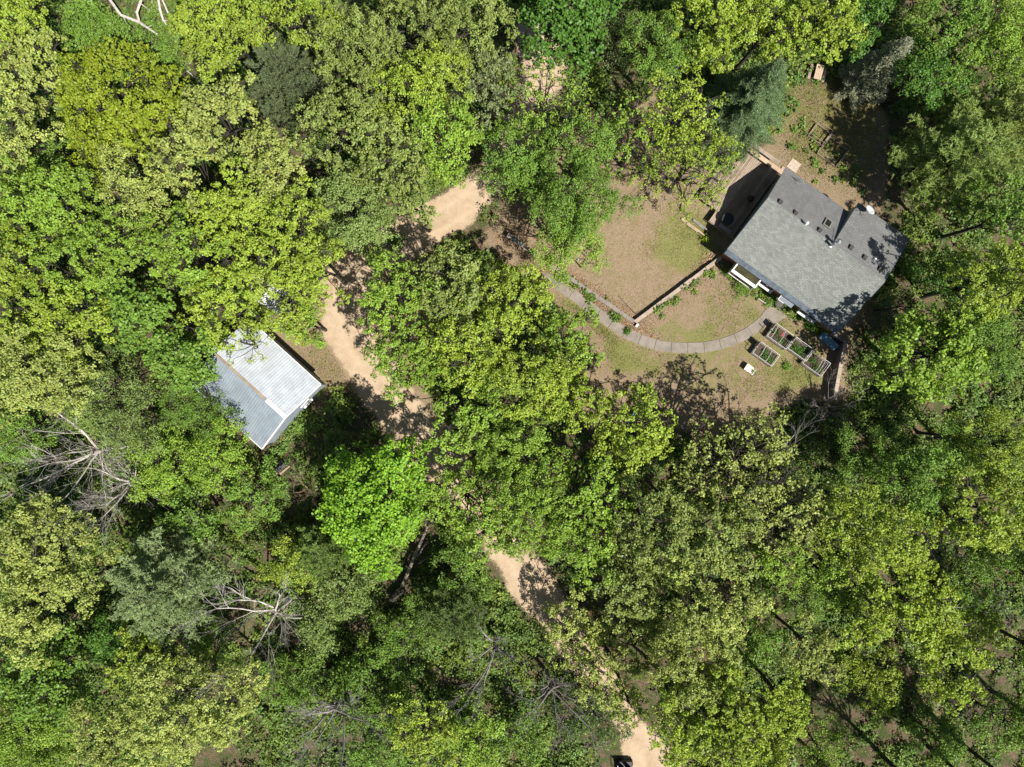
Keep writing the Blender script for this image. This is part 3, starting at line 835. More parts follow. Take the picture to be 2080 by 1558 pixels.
def trunk_mesh(name, top, lobes, R, rng, twigs, mat=None, parent=None, thick=1.0):
    paths = []; r0 = (0.036 * R + 0.02 + .005 * top) * thick
    jx = rng.randn(2) * 0.12
    fork = np.array([jx[0], jx[1], top * rng.uniform(.38, .5)])
    tip = np.array([jx[0] * 1.6, jx[1] * 1.6, top * .8])
    tr = bent(np.array([0, 0, -0.25]), tip, rng, 8, 0.02)
    paths.append((tr, np.linspace(r0, r0 * .35, 8) + np.r_[r0 * .4, np.zeros(7)]))
    for c in lobes:
        s = tr[rng.randint(3, 7)]
        m = bent(s, c, rng, 7, .13, .08)
        rr = r0 * rng.uniform(.22, .38)
        paths.append((m, np.linspace(rr, rr * .3, 7)))
    V, Fq = tubes_np(paths, 6)
    p2 = []
    for a, b in twigs:
        q = bent(a, b, rng, 4, .15, .05); p2.append((q, np.array([.028, .022, .015, .008]) * (1 + R * .08)))
    if p2:
        V2, F2 = tubes_np(p2, 3); Fq = np.concatenate([Fq, F2 + len(V)]); V = np.concatenate([V, V2])
    me = np_mesh(name, V, Fq, mat or barkM, smooth=True)
    return link(name, me, parent)

KIND = {  # leaf size, leaves per clump, clump radius, clump density, lobes, width, depth of crown
    'oak':   dict(ls=.142, n=20, cr=.23, dens=.78, lob=1.0, lr=(.24, .40), wid=.92, depth=.62),
    'maple': dict(ls=.19, n=13, cr=.26, dens=.95, lob=1.2, lr=(.26, .40), wid=.95, depth=.75),
    'ash':   dict(ls=.135, n=15, cr=.30, dens=1.25, lob=1.3, lr=(.20, .36), wid=.8, depth=.7),
    'thin':  dict(ls=.16, n=12,  cr=.22, dens=.42, lob=1.0, lr=(.24, .42), wid=.9, depth=.6),
    'willow': dict(ls=.15, n=12, cr=.30, dens=1.4, lob=1.2, lr=(.24, .38), wid=.32, depth=.7),
}
NAME = {'oak': 'oak_tree', 'maple': 'maple_tree', 'ash': 'leafy_tree', 'thin': 'sparse_tree', 'willow': 'willow_tree', 'pine': 'pine_tree',
        'spruce': 'spruce_tree', 'dead': 'dead_tree', 'brush': 'bare_shrub', 'bush': 'shrub', 'whitepine': 'pine_tree'}
GRP = {'oak': 'oaks in the wood', 'maple': 'maples', 'ash': 'fine leaved trees in the wood', 'thin': 'sparse trees in the wood', 'willow': 'soft leaved trees', 'pine': 'pines', 'whitepine': 'pines',
       'spruce': 'spruces', 'dead': 'dead trees', 'brush': 'bare grey shrubs', 'bush': 'garden shrubs'}

def broadleaf(kind, x, y, R, top, color, rng, label, dens=1.0, z0=0.0, lshape=None):
    k = dict(KIND[kind]); q_ = rng.uniform(.85, 1.22); k['ls'] *= q_; k['cr'] *= rng.uniform(.85, 1.2); k['dens'] /= q_ ** 1.2
    root = empty(NAME[kind], (x, y, z0)); tag(root, label, "tree", GRP[kind])
    D = min(k['depth'] * top, 1.5 * R); K = max(7, int((6 + R * R * 1.15) * k['lob']))
    cents = []; rad = []
    ph = rng.uniform(0, 6.28, 3); am = rng.uniform(.06, .16, 3)
    tries = 0
    while len(cents) < K and tries < 4000:
        tries += 1
        a = rng.uniform(0, 6.28); rho = math.sqrt(rng.uniform(0, 1))
        edge = 1 + am[0] * math.sin(2 * a + ph[0]) + am[1] * math.sin(3 * a + ph[1]) + am[2] * math.sin(5 * a + ph[2])
        lr = R * rng.uniform(*k['lr']) * (1.0 - .25 * rho)
        rr = rho * (R * edge - lr * .8)
        zt = top - lr * .6 - D * .62 * (1 - math.sqrt(max(0, 1 - (rho * .95) ** 2))) - rng.uniform(0, .2) * D
        if rng.rand() < .2: zt -= D * .3
        c = np.array([rr * math.cos(a), rr * math.sin(a), zt])
        if all(np.linalg.norm((c - q) * np.array([1, 1, .7])) > .62 * (lr + r2) * .78 for q, r2 in zip(cents, rad)) or tries > 2500:
            cents.append(c); rad.append(lr)
    cl = []; cn = []; tw = []; hue = []
    carve = [(rng.randn(3) * 2.6, rng.uniform(0, 6.28)) for _ in range(4)]
    for c, lr in zip(cents, rad):
        n = int(2 * math.pi * lr * lr / .155 * k['dens'] * dens * (9.0 / (9.0 + max(0, R - 4)))) + 3
        d = unit(rng.randn(n * 3, 3)); d = d[(d[:, 2] > -.35)][:n]; n = len(d)
        f = rng.uniform(.5, 1.1, (n, 1)) ** .6
        bump_ = 1 + .16 * np.sin(d[:, :1] * 5 + ph[0]) * np.sin(d[:, 1:2] * 5 + ph[1])
        p = c + d * f * bump_ * lr * np.array([1, 1, .72])
        cv = sum(np.sin(p @ kk + pp) for kk, pp in carve)
        ok = cv > (-.75 if kind != 'ash' else -1.1); d = d[ok]; p = p[ok]; n = len(p)
        if n < 3: continue
        cl.append(p); nn = unit(d * .8 + np.array([0, 0, .75]) + rng.randn(n, 3) * .22); cn.append(nn)
        hue.append(np.full(n, rng.uniform(.3, .7)) + rng.uniform(-.2, .2, n))
        for q in rng.choice(n, min(n, 5 if dens * k['dens'] > .7 else 12), replace=False): tw.append((c, p[q]))
    cl = np.concatenate(cl); cn = np.concatenate(cn); hue = np.concatenate(hue)
    m = k['n']
    base = np.repeat(cl, m, 0); nr = np.repeat(cn, m, 0)
    od = unit(rng.randn(len(base), 3) + .55 * nr)
    off = od * (k['cr'] * rng.uniform(.45, 1, (len(base), 1)) * np.repeat(rng.uniform(.7, 1.25, (len(cl), 1)), m, 0)) * np.array([1, 1, .75])
    nr = unit(.45 * nr + 1.0 * od + np.array([0, 0, .25]) + rng.randn(len(base), 3) * .22)
    V = leaf_quads(base + off, nr, rng, k['ls'], k['wid'])
    tint = np.clip(rng.normal(.5, .22, len(base)), 0, 1)
    me = np_mesh("crown", V, quads(len(base)), leafM, tint, np.clip(np.repeat(hue, m) + rng.normal(0, .12, len(base)), 0, 1))
    o = link("crown", me, root); o.color = (*color, 1)
    trunk_mesh("trunk", top, cents, R, rng, tw, None, root)
    return root

def conifer(kind, x, y, R, top, color, rng, label, lean=(0, 0), z0=0.0):
    root = empty(NAME[kind], (x, y, z0)); tag(root, label, "tree", GRP[kind])
    paths = []; base = []; nrm = []; axs = []
    zs_ = top * (.12 if kind == 'spruce' else .3)
    tr = np.array([[0, 0, -.2], [lean[0] * .5, lean[1] * .5, top * .5], [lean[0], lean[1], top]])
    paths.append((np.array([tr[0] * (1 - t) ** 2 + 2 * tr[1] * t * (1 - t) + tr[2] * t * t for t in np.linspace(0, 1, 8)]), np.linspace(.06 * R + .08, .02, 8)))
    nw = int((top - zs_) / (.34 if kind == 'spruce' else .62))
    hue = []
    for i in range(nw):
        t = (i + rng.uniform(-.3, .3)) / nw; t = min(max(t, 0), .985)
        z = zs_ + (top - zs_) * t
        cx, cy = lean[0] * z / top, lean[1] * z / top
        if kind == 'spruce': L = R * (1 - t) ** .85 + .12
        else: L = R * (math.sin(math.pi * (0.28 + .72 * t)) ** .6) * (1.0 - .25 * t) + .2
        nb_ = int(rng.uniform(6, 9)) if kind == 'spruce' else int(rng.uniform(5, 8))
        a0 = rng.uniform(0, 6.28)
        for b in range(nb_):
            a = a0 + 6.28 * b / nb_ + rng.uniform(-.25, .25); l = L * rng.uniform(.7, 1.1)
            up = -.18 if kind == 'spruce' else rng.uniform(.05, .4)
            s = np.array([cx, cy, z]); e = s + np.array([math.cos(a) * l, math.sin(a) * l, up * l])
            q = bent(s, e, rng, 5, .06, -.04 if kind == 'spruce' else -.06)
            paths.append((q, np.linspace(.012 + .012 * l, .006, 5)))
            nt_ = max(3, int(l / .11)) if kind == 'spruce' else max(3, int(l * 5.2))
            lo = .12 if kind == 'spruce' else .32
            bh = rng.uniform(.25, .75)
            for s_ in np.linspace(lo, 1.0, nt_):
                p = s + (e - s) * s_; ip = s_ * 4; j = min(3, int(ip)); p = q[j] + (q[j + 1] - q[j]) * (ip - j)
                if kind == 'spruce':
                    w = .42 * l * (1.05 - s_) * .8 + .10
                    for side in (-1, 1):
                        sl = np.array([-math.sin(a) * side, math.cos(a) * side, -.15]) + np.array([math.cos(a), math.sin(a), 0]) * .7
                        nn_ = max(1, int(w / .10))
                        for m_ in range(nn_):
                            base.append(p + sl * w * (m_ + rng.rand()) / nn_ * .8); axs.append(sl); hue.append(bh)
                else:
                    w = .30 * l * (1.15 - s_)
                    for m_ in range(3):
                        off = rng.randn(3) * np.array([w, w, .10]) * .8
                        base.append(p + off); axs.append(off * .6 + np.array([math.cos(a), math.sin(a), .75])); hue.append(bh)
    base = np.array(base); axs = unit(np.array(axs)); hue = np.array(hue)
    m = 5 if kind == 'spruce' else 17
    B = np.repeat(base, m, 0); X = np.repeat(axs, m, 0); n = len(B)
    spread_ = .6 if kind == 'spruce' else .85
    ax = unit(X + spread_ * rng.randn(n, 3) + np.array([0, 0, .10]))
    L = (rng.uniform(.10, .18, n) if kind == 'spruce' else rng.uniform(.16, .30, n))[:, None]
    sd = unit(np.cross(ax, rng.randn(n, 3))) * (.022 if kind == 'spruce' else .024)
    B = B + rng.randn(n, 3) * .03
    V = np.stack([B - sd, B + sd, B + ax * L + sd * .4, B + ax * L - sd * .4], 1).reshape(-1, 3)
    me = np_mesh("crown", V, quads(n), needleM, np.clip(rng.normal(.5, .2, n), 0, 1), np.clip(np.repeat(hue, m) + rng.normal(0, .15, n), 0, 1))
    o = link("crown", me, root); o.color = (*color, 1)
    V, Fq = tubes_np([(p, r) for p, r in paths], 5)
    link("trunk", np_mesh("trunk", V, Fq, barkM, smooth=True), root)
    return root

def bare(kind, x, y, R, top, rng, label, mat, lean=(0, 0), depth=4, forks=(4, 6), z0=0.0, fine=1.0, up=.55, cat="tree", trunk_frac=.4):
    root = empty(NAME[kind], (x, y, z0)); tag(root, label, cat, GRP[kind])
    big = []; small = []
    def grow(p, d, L, r, lev):
        n = 5
        pts = [p]; q = p.copy(); dd = d.copy()
        for i in range(n):
            dd = unit(dd + rng.randn(3) * .11 + np.array([0, 0, .02])); q = q + dd * L / n; pts.append(q.copy())
        pts = np.array(pts); rr = np.linspace(r, r * .5, n + 1)
        (big if lev < 2 else small).append((pts, rr))
        if lev >= depth: return
        for _ in range(rng.randint(*forks)):
            j = rng.randint(1, n + 1)
            sp = rng.uniform(.35, .75)
            nd = unit(unit(pts[j] - pts[j - 1]) + sp * unit(rng.randn(3) + np.array([0, 0, .15])))
            grow(pts[j], nd, L * rng.uniform(.42, .7), rr[j] * rng.uniform(.42, .6), lev + 1)
    r0 = .02 * top ** .8 + .03
    fork = np.array([lean[0] * trunk_frac, lean[1] * trunk_frac, top * trunk_frac])
    tr = bent(np.array([0, 0, -.2]), fork, rng, 6, .02)
    big.append((tr, np.linspace(r0 * 1.3, r0, 6)))
    nl = rng.randint(6, 10)
    for i in range(nl):
        a = 6.28 * i / nl + rng.uniform(-.4, .4)
        Lb = math.hypot(R, top * (1 - trunk_frac)) * .62
        d = unit(np.array([math.cos(a) * R * rng.uniform(.35, 1.0) + lean[0] * .6, math.sin(a) * R * rng.uniform(.35, 1.0) + lean[1] * .6, top * (1 - trunk_frac) * up]))
        grow(tr[rng.randint(3, 6)], d, Lb * rng.uniform(.55, 1.15), r0 * rng.uniform(.45, .7), 1)
    V, Fq = tubes_np(big, 6)
    link("trunk", np_mesh("trunk", V, Fq, mat, smooth=True), root)
    V, Fq = tubes_np([(p, np.maximum(r * fine, .006)) for p, r in small], 3)
    link("branches", np_mesh("branches", V, Fq, mat, smooth=True), root)
    return root

def shrub(x, y, R, h, color, rng, label, ls=.11, z0=0.0, group='garden shrubs'):
    root = empty("shrub", (x, y, z0)); tag(root, label, "shrub", group)
    n = int(60 * R * R / .3) + 40
    d = unit(rng.randn(n, 3)); d[:, 2] = np.abs(d[:, 2])
    p = d * rng.uniform(.3, 1, (n, 1)) * np.array([R, R, h]) * (1 + .25 * np.sin(d[:, :1] * 6 + rng.uniform(0, 6)))
    m = 7; B = np.repeat(p, m, 0) + rng.randn(n * m, 3) * .09; nr = unit(np.repeat(d, m, 0) + np.array([0, 0, .7]) + rng.randn(n * m, 3) * .5)
    V = leaf_quads(B, nr, rng, ls)
    me = np_mesh("foliage", V, quads(n * m), leafM, np.clip(rng.normal(.5, .22, n * m), 0, 1), np.clip(rng.normal(.5, .25, n * m), 0, 1))
    o = link("foliage", me, root); o.color = (*color, 1)
    q = [(bent(np.array([0, 0, -.1]), p[i] * .8, rng, 4, .1), np.linspace(.02, .006, 4)) for i in rng.choice(n, 9)]
    V, Fq = tubes_np(q, 4); link("stem", np_mesh("stem", V, Fq, barkM), root)
    return root

# leaf colours (diffuse reflectance)
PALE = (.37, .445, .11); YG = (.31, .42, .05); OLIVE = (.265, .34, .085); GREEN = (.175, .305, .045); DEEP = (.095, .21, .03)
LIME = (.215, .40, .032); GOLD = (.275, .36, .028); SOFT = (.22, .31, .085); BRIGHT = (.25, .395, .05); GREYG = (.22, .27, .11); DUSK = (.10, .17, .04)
# ------------------------------------------------------------------ every tree of the wood
# kind, pixel of the crown, crown radius in pixels, height in metres, leaf colour, density, label
TREES = [
 # top left
 ('oak', 45, 45, 92, 13, YG, 1, "yellow green oak filling the top left corner of the wood"),
 ('oak', 62, 150, 90, 12.5, PALE, .9, "pale olive oak just below the corner oak, left of the low thicket"),
 ('ash', 185, 95, 92, 6, GREEN, 1.15, "low mid green tree left of the fallen white branches"),
 ('ash', 300, 118, 72, 3.6, GREEN, 1.1, "low green thicket tree directly under the fallen white branches"),
 ('oak', 455, 70, 95, 14, YG, 1, "bright yellow green oak right of the fallen white branches"),
 ('oak', 600, 45, 85, 14, YG, 1, "yellow green oak on the top edge, above the dark round pine"),
 ('pine', 590, 165, 80, 12, (.15, .195, .09), 1, "dark grey green round pine among the pale oaks"),
 ('oak', 245, 205, 122, 13.5, GOLD, 1.1, "golden yellow tree, the only mustard coloured crown, upper left"),
 ('oak', 215, 310, 72, 11.5, GOLD, 1.05, "smaller golden tree under the large mustard crown"),
 ('oak', 35, 265, 85, 13, PALE, .9, "pale straw green oak on the left edge beside the golden tree"),
 ('ash', 95, 340, 62, 7, GREEN, 1, "low green tree in the shade left of the golden trees"),
 ('oak', 45, 400, 85, 12, BRIGHT, 1, "fresh green oak on the left edge below the pale straw oaks"),
 ('oak', 145, 425, 85, 13, BRIGHT, 1.05, "bright green oak below the smaller golden tree, nearer the left edge"),
 ('oak', 300, 395, 80, 13, PALE, 1, "pale green oak below and right of the smaller golden tree"),
 ('oak', 460, 265, 98, 14, PALE, 1, "broad pale green oak between the golden tree and the dark pine"),
 ('oak', 385, 345, 72, 13, PALE, .95, "small pale oak wedged below the broad pale oak"),
 ('oak', 560, 335, 85, 13.5, PALE, .95, "pale yellow oak below the dark pine"),
 ('oak', 690, 255, 82, 13, OLIVE, .95, "olive green oak just right of the dark pine"),
 ('oak', 485, 430, 90, 13, YG, 1, "yellow green oak midway between the dark pine and the shed"),
 ('ash', 715, 425, 98, 10, SOFT, 1.25, "soft fine leaved green tree left of the sandy bend in the track"),
 ('oak', 610, 445, 80, 13, YG, .95, "yellow green oak left of the soft fine leaved tree"),
 ('oak', 240, 505, 88, 13, BRIGHT, 1, "leaf green oak in the left third, above the gap with red earth"),
 ('oak', 395, 515, 88, 13.5, BRIGHT, 1, "green oak right of the gap with red earth"),
 ('oak', 130, 545, 88, 12.5, BRIGHT, 1, "green oak left of the gap with red earth"),
 ('oak', 40, 530, 80, 13, YG, 1, "yellow green oak on the left edge at mid height above the grey tangle"),
 # top middle
 ('oak', 715, 95, 92, 13, OLIVE, .95, "olive oak near the top edge right of the yellow green oaks"),
 ('oak', 830, 55, 98, 13.5, OLIVE, 1, "dusty olive oak on the top edge, left of the sandy track's end"),
 ('oak', 955, 70, 98, 13, OLIVE, 1, "dusty olive oak overhanging the top end of the sandy track"),
 ('oak', 1000, 175, 75, 12, GREYG, .9, "grey green oak left of the pale gap at the track's top"),
 ('oak', 860, 185, 92, 14, YG, .85, "yellow green oak with branch gaps, left of the upper track"),
 ('oak', 765, 185, 70, 12.5, OLIVE, .95, "small olive oak between the dark pine and the upper track"),
 ('oak', 800, 315, 88, 12.5, OLIVE, 1, "fine olive oak above the soft fine leaved tree"),
 ('oak', 910, 280, 82, 13, BRIGHT, .95, "green oak overhanging the left side of the sandy bend"),
 ('thin', 1105, 215, 98, 11, BRIGHT, .55, "sparse green tree spread over the upper track with sand showing through"),
 ('ash', 1050, 310, 85, 10.5, GREEN, .95, "green fine leaved tree over the track above its sandy bend"),
 ('ash', 1175, 300, 90, 11, GREEN, .6, "green tree with see-through crown between track and deck"),
 ('ash', 1172, 400, 94, 12, GREEN, 1.15, "full green tree standing between the sandy bend and the walled yard"),
 ('ash', 1160, 480, 82, 9.5, BRIGHT, 1.05, "bright green tree beside the white globe lamp at the walled yard"),
 ('maple', 1150, 30, 98, 12, DEEP, 1.1, "deep green dense tree on the top edge right of the track"),
 ('willow', 1265, 70, 62, 8, GREYG, .9, "narrow grey green tree near the top edge, between two deep green crowns"),
 ('ash', 1335, 100, 75, 11, GREEN, 1.1, "green tree near the top edge, right of the grey green tree"),
 ('oak', 1440, 45, 95, 12.5, YG, 1, "yellow green oak on the top edge above the blue spruce's left side"),
 ('thin', 1375, 225, 88, 11.5, YG, 1.0, "sparse yellow green oak left of the blue spruce"),
 ('oak', 1560, 45, 88, 12.5, YG, 1, "yellow green oak on the top edge straight above the blue spruce"),
 ('oak', 1660, 45, 84, 12, YG, 1.05, "yellow green oak on the top edge above the picnic table"),
 ('thin', 1400, 340, 98, 10, YG, 1.05, "sparse yellow leaved tree with bare grey twigs reaching over the deck"),
 ('thin', 1290, 280, 85, 10, BRIGHT, .65, "thin leaved green tree over bare soil between track and deck"),
 # top right
 ('spruce', 1542, 182, 96, 12.5, (.17, .26, .115), 1, "bluish dark green spruce behind the deck"),
 ('spruce', 1802, 122, 54, 9.2, (.34, .37, .25), 1, "slim pale grey green spruce beyond the picnic table, the lightest conifer"),
 ('ash', 1740, 45, 60, 9, DEEP, 1.1, "dark green tree above the slim grey spruce"),
 ('oak', 1935, 55, 96, 11, GREEN, .9, "green tree with dark gaps near the top right corner"),
 ('ash', 2035, 85, 85, 12, BRIGHT, 1.1, "bright green tree filling the top right corner"),
 ('ash', 1880, 150, 80, 9, DEEP, 1, "shaded green tree between the slim grey spruce and the big pine"),
 ('whitepine', 1945, 325, 116, 11.2, (.34, .46, .13), 1, "largest pine, feathery, right of the house's rear corner"),
 ('whitepine', 2045, 255, 92, 12, (.33, .42, .12), 1, "lighter feathery pine on the right edge behind the largest pine"),
 ('oak', 2035, 440, 80, 12, GREEN, 1, "green tree on the right edge below the pines"),
 ('oak', 2025, 570, 95, 13.5, YG, 1.1, "yellow green tree on the right edge level with the house front"),
 ('maple', 1900, 722, 106, 11, BRIGHT, 1.05, "broad glossy green maple right of the dark garden wall"),
 ('ash', 1985, 700, 80, 11, GREEN, 1.1, "green tree behind the broad glossy maple, towards the right edge"),
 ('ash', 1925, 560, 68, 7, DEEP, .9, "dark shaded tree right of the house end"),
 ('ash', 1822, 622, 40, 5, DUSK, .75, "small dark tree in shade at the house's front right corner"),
 # centre
 ('oak', 815, 600, 85, 11.5, BRIGHT, 1, "fresh green oak at the left end of the central island, by the track"),
 ('oak', 920, 590, 92, 12, OLIVE, 1, "olive green oak at the top of the central island, below the sandy bend"),
 ('oak', 1030, 605, 82, 11, YG, 1, "yellow green oak beside the upper end of the concrete path"),
 ('oak', 830, 720, 88, 11.5, BRIGHT, .95, "green oak hanging over the sand opposite the shed"),
 ('oak', 960, 705, 95, 12.5, YG, .95, "yellow green oak in the middle of the central island"),
 ('oak', 1150, 700, 72, 10, BRIGHT, 1.0, "small green oak closest to the concrete path's bend"),
 ('oak', 1075, 765, 92, 12.5, YG, 1, "yellow green oak at the very centre of the wood"),
 ('oak', 1165, 810, 78, 11, YG, .9, "yellow green oak left of the shaded lawn"),
 ('oak', 955, 845, 85, 12, BRIGHT, .75, "thin green oak over the shaded track at the central island's bottom"),
 ('oak', 1050, 905, 92, 12, BRIGHT, 1, "green oak below the wood's centre, right of the shaded track"),
 ('oak', 1285, 885, 92, 11.5, YG, 1.1, "yellow green oak standing over the teal bench"),
 ('oak', 1075, 1030, 100, 12.5, BRIGHT, 1, "green oak right of the lime green maple"),
 ('oak', 945, 1010, 82, 10.5, BRIGHT, .85, "green oak between the lime green maple and the lower track"),
 ('oak', 1190, 1010, 85, 12, BRIGHT, .95, "green oak below the oak with the teal bench"),
 ('oak', 1185, 1118, 66, 11.5, BRIGHT, 1, "green oak right of the lower patch of sandy track"),
 ('oak', 845, 405, 52, 11, OLIVE, 1, "small olive oak at the left edge of the sandy bend"),
 ('oak', 985, 1072, 64, 11, BRIGHT, .9, "small green oak hiding the track between its shaded stretch and the lower sandy patch"),
 ('oak', 1238, 1335, 50, 7, PALE, 1, "small low pale oak over the track between the sandy patch and the bottom end"),
 ('oak', 900, 985, 48, 10, BRIGHT, .9, "small green oak over the dappled track right above the lime maple's top"),
 ('oak', 1278, 1432, 52, 9, YG, 1, "small yellow green oak closing over the track just above its bottom end"),
 ('oak', 1215, 1390, 60, 9, PALE, 1, "small pale oak covering the track's lower stretch, left of the larger pale oaks"),
 # left
 ('oak', 60, 625, 92, 13, YG, 1, "yellow green oak on the left edge, level with the shed's ridge end"),
 ('oak', 165, 640, 78, 12.5, YG, .95, "yellow green oak above the grey bare twigs in the left wood"),
 ('oak', 75, 745, 108, 13.5, PALE, 1.05, "broad pale yellow oak on the left edge"),
 ('oak', 175, 790, 62, 12, PALE, .95, "small pale oak right of the broad pale yellow oak"),
 ('oak', 540, 525, 80, 13, YG, 1, "yellow green oak above the shed, left of the soft fine leaved tree"),
 ('oak', 650, 545, 72, 12, YG, 1, "yellow green oak right above the parked white trailer"),
 ('oak', 580, 610, 78, 9, YG, .95, "yellow green oak hanging over the white trailer"),
 ('oak', 625, 660, 52, 8, BRIGHT, .8, "small leafy green oak at the shed yard's upper edge"),
 ('oak', 465, 630, 85, 12, YG, .95, "yellow green oak leaning over the shed roof's far end"),
 ('thin', 500, 700, 45, 8.5, PALE, .9, "thin pale oak boughs over the shed's bright roof panel"),
 ('maple', 290, 640, 72, 11, GREEN, 1.05, "deeper green tree left of the shed, beside the dark hollow"),
 ('maple', 385, 715, 75, 11, GREEN, 1.1, "deeper green tree touching the shed's far end"),
 ('willow', 245, 830, 95, 10, SOFT, 1.15, "soft pale green willow like tree above the large dead tree"),
 ('willow', 390, 815, 75, 9, GREEN, 1, "soft drooping green tree against the shed's blue grey roof panel"),
 ('ash', 330, 945, 85, 8, BRIGHT, 1.1, "fresh green tree right of the large dead tree"),
 ('ash', 440, 925, 72, 7.5, BRIGHT, 1.05, "fresh green tree below the shed's lower eave"),
 ('ash', 500, 1010, 72, 7, GREEN, 1, "green bushy tree below the shed's front corner"),
 ('ash', 395, 1045, 65, 7, GREEN, 1, "green bushy tree above the grey green pine"),
 ('ash', 40, 880, 72, 7, GREEN, 1, "low green tree under the bare limbs on the left edge"),
 ('oak', 90, 1120, 105, 12.5, PALE, 1.1, "pale yellow oak on the left edge below the large dead tree"),
 ('oak', 190, 1175, 68, 11.5, PALE, .95, "smaller pale oak left of the grey green pine"),
 ('oak', 55, 1245, 85, 12.5, PALE, 1.05, "pale yellow oak on the left edge, lowest of the pale row there"),
 ('whitepine', 345, 1180, 108, 12, (.29, .38, .17), 1, "soft grey green pine left of the white dead tree"),
 ('maple', 758, 1022, 112, 12.5, LIME, 1.15, "vivid lime green maple beside the fallen trunk"),
 ('pine', 660, 1115, 62, 8, (.19, .29, .07), 1, "small green pine at the lime green maple's lower left"),
 ('ash', 590, 1150, 60, 6.5, YG, 1, "low yellow green tree above the white dead tree's tips"),
 ('brush', 610, 1000, 45, 4, None, 1, "tan bare brush between the shed corner and the lime maple"),
 # bottom left
 ('oak', 350, 1440, 115, 12.5, PALE, 1.05, "large pale yellow oak near the bottom edge, left of the upturned bare tree"),
 ('oak', 225, 1500, 80, 12, PALE, 1, "pale yellow oak on the bottom edge in the left quarter"),
 ('oak', 470, 1420, 78, 12, PALE, .95, "pale oak right of the large pale yellow oak at the bottom"),
 ('oak', 300, 1320, 65, 10, YG, .75, "thin yellow green oak below the grey green pine"),
 ('maple', 90, 1370, 92, 9, GREEN, 1, "dark green tree near the left edge below the pale row"),
 ('ash', 60, 1500, 95, 8, BRIGHT, 1.1, "fresh green tree filling the bottom left corner"),
 ('ash', 590, 1390, 72, 6, GREEN, 1, "green bushy tree below the white dead tree"),
 ('ash', 690, 1200, 70, 4.5, SOFT, 1, "low soft green tree left of the fallen trunk's foot"),
 ('ash', 740, 1390, 80, 5.5, GREEN, .9, "green bushy tree right of the upturned bare tree"),
 ('ash', 820, 1300, 72, 5, GREEN, .9, "low green tree below the fallen trunk"),
 ('pine', 925, 1240, 65, 8, (.17, .25, .07), 1, "soft green pine left of the lower sandy patch"),
 ('ash', 935, 1140, 52, 7, GREEN, 1.05, "green tree right of the fallen trunk"),
 ('ash', 970, 1195, 45, 6, GREEN, 1, "small green tree on the left verge of the lower sandy patch"),
 ('oak', 860, 1490, 80, 9, YG, .95, "yellow green tree on the bottom edge left of the grey twiggy trees"),
 ('ash', 960, 1520, 70, 7, BRIGHT, .95, "green tree on the bottom edge under the grey twiggy trees"),
 ('ash', 760, 1510, 72, 6, GREEN, .95, "darker green tree on the bottom edge right of the upturned bare tree"),
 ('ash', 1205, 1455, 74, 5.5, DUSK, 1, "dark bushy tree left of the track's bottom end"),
 # bottom right
 ('oak', 1163, 1298, 72, 6.5, PALE, .95, "pale oak just below the lower sandy patch"),
 ('oak', 1268, 1180, 84, 11, OLIVE, 1.05, "olive oak right of the lower sandy patch"),
 ('oak', 1330, 1065, 98, 13, OLIVE, .95, "olive oak below the shaded lawn, left of the open branched tree"),
 ('thin', 1500, 955, 125, 12, PALE, .95, "open branched tree with scattered pale leaf tufts below the lawn"),
 ('thin', 1590, 1050, 105, 12, PALE, 1.05, "open branched pale tree right of the other scattered leaf crown"),
 ('oak', 1440, 1095, 95, 13.5, OLIVE, 1, "olive oak below the open branched trees"),
 ('oak', 1435, 1215, 105, 14, PALE, 1.1, "big pale yellow oak in the lower right wood, above the dark hollow"),
 ('oak', 1292, 1300, 74, 8.5, PALE, 1, "pale yellow oak over the track's lower stretch"),
 ('oak', 1395, 1360, 98, 13, PALE, 1, "pale yellow oak right of the track's lower stretch"),
 ('oak', 1388, 1455, 84, 13, YG, 1.05, "yellow green oak overhanging the track's bottom end"),
 ('oak', 1470, 1450, 100, 13.5, YG, 1.05, "yellow green oak on the bottom edge right of the track"),
 ('oak', 1580, 1420, 72, 12, YG, .95, "yellow green oak with dark trunk shade right of the bottom track oaks"),
 ('oak', 1565, 1130, 62, 11, BRIGHT, .95, "fresh green oak right of the olive oaks"),
 ('oak', 1640, 1310, 68, 10.5, PALE, .95, "small pale oak alone over the brown clearing's upper left"),
 ('oak', 1750, 1085, 98, 13, YG, 1.05, "broad yellow green oak right of the open branched trees"),
 ('ash', 1860, 985, 85, 11, GREEN, 1.1, "green tree below the broad glossy maple"),
 ('ash', 1755, 935, 72, 8, GREEN, 1, "shaded green tree below the dark wall's end"),
 ('oak', 2000, 1030, 98, 13, YG, 1.1, "yellow green tree on the right edge, below middle height"),
 ('ash', 2030, 900, 78, 11.5, YG, 1.1, "yellow tinged tree on the right edge level with the lawn's foot"),
 ('ash', 1960, 890, 62, 9, GREEN, 1, "green tree left of the yellow tinged tree at the right edge"),
 ('oak', 1845, 1215, 88, 12.5, YG, 1.15, "bright yellow green tree above the white forked snag"),
 ('oak', 1745, 1245, 62, 11.5, YG, 1.1, "yellow green tree left of the tree above the white forked snag"),
 ('ash', 1700, 1175, 60, 9, BRIGHT, 1, "mid green tree between the olive oaks and the bright yellow green tree"),
 ('oak', 1925, 1345, 78, 11.5, YG, 1.2, "neat egg shaped yellow green tree in the lower right"),
 ('ash', 1980, 1180, 62, 8, GREEN, .95, "low green tree right of the white forked snag"),
 ('ash', 2040, 1130, 55, 7, GREEN, .95, "low green tree on the right edge above the grey brush"),
 ('ash', 1770, 1370, 65, 4, YG, .85, "low soft green tree at the brown clearing's top"),
 ('ash', 1900, 1500, 62, 5, GREEN, .9, "fresh green low tree on the bottom edge, lower right"),
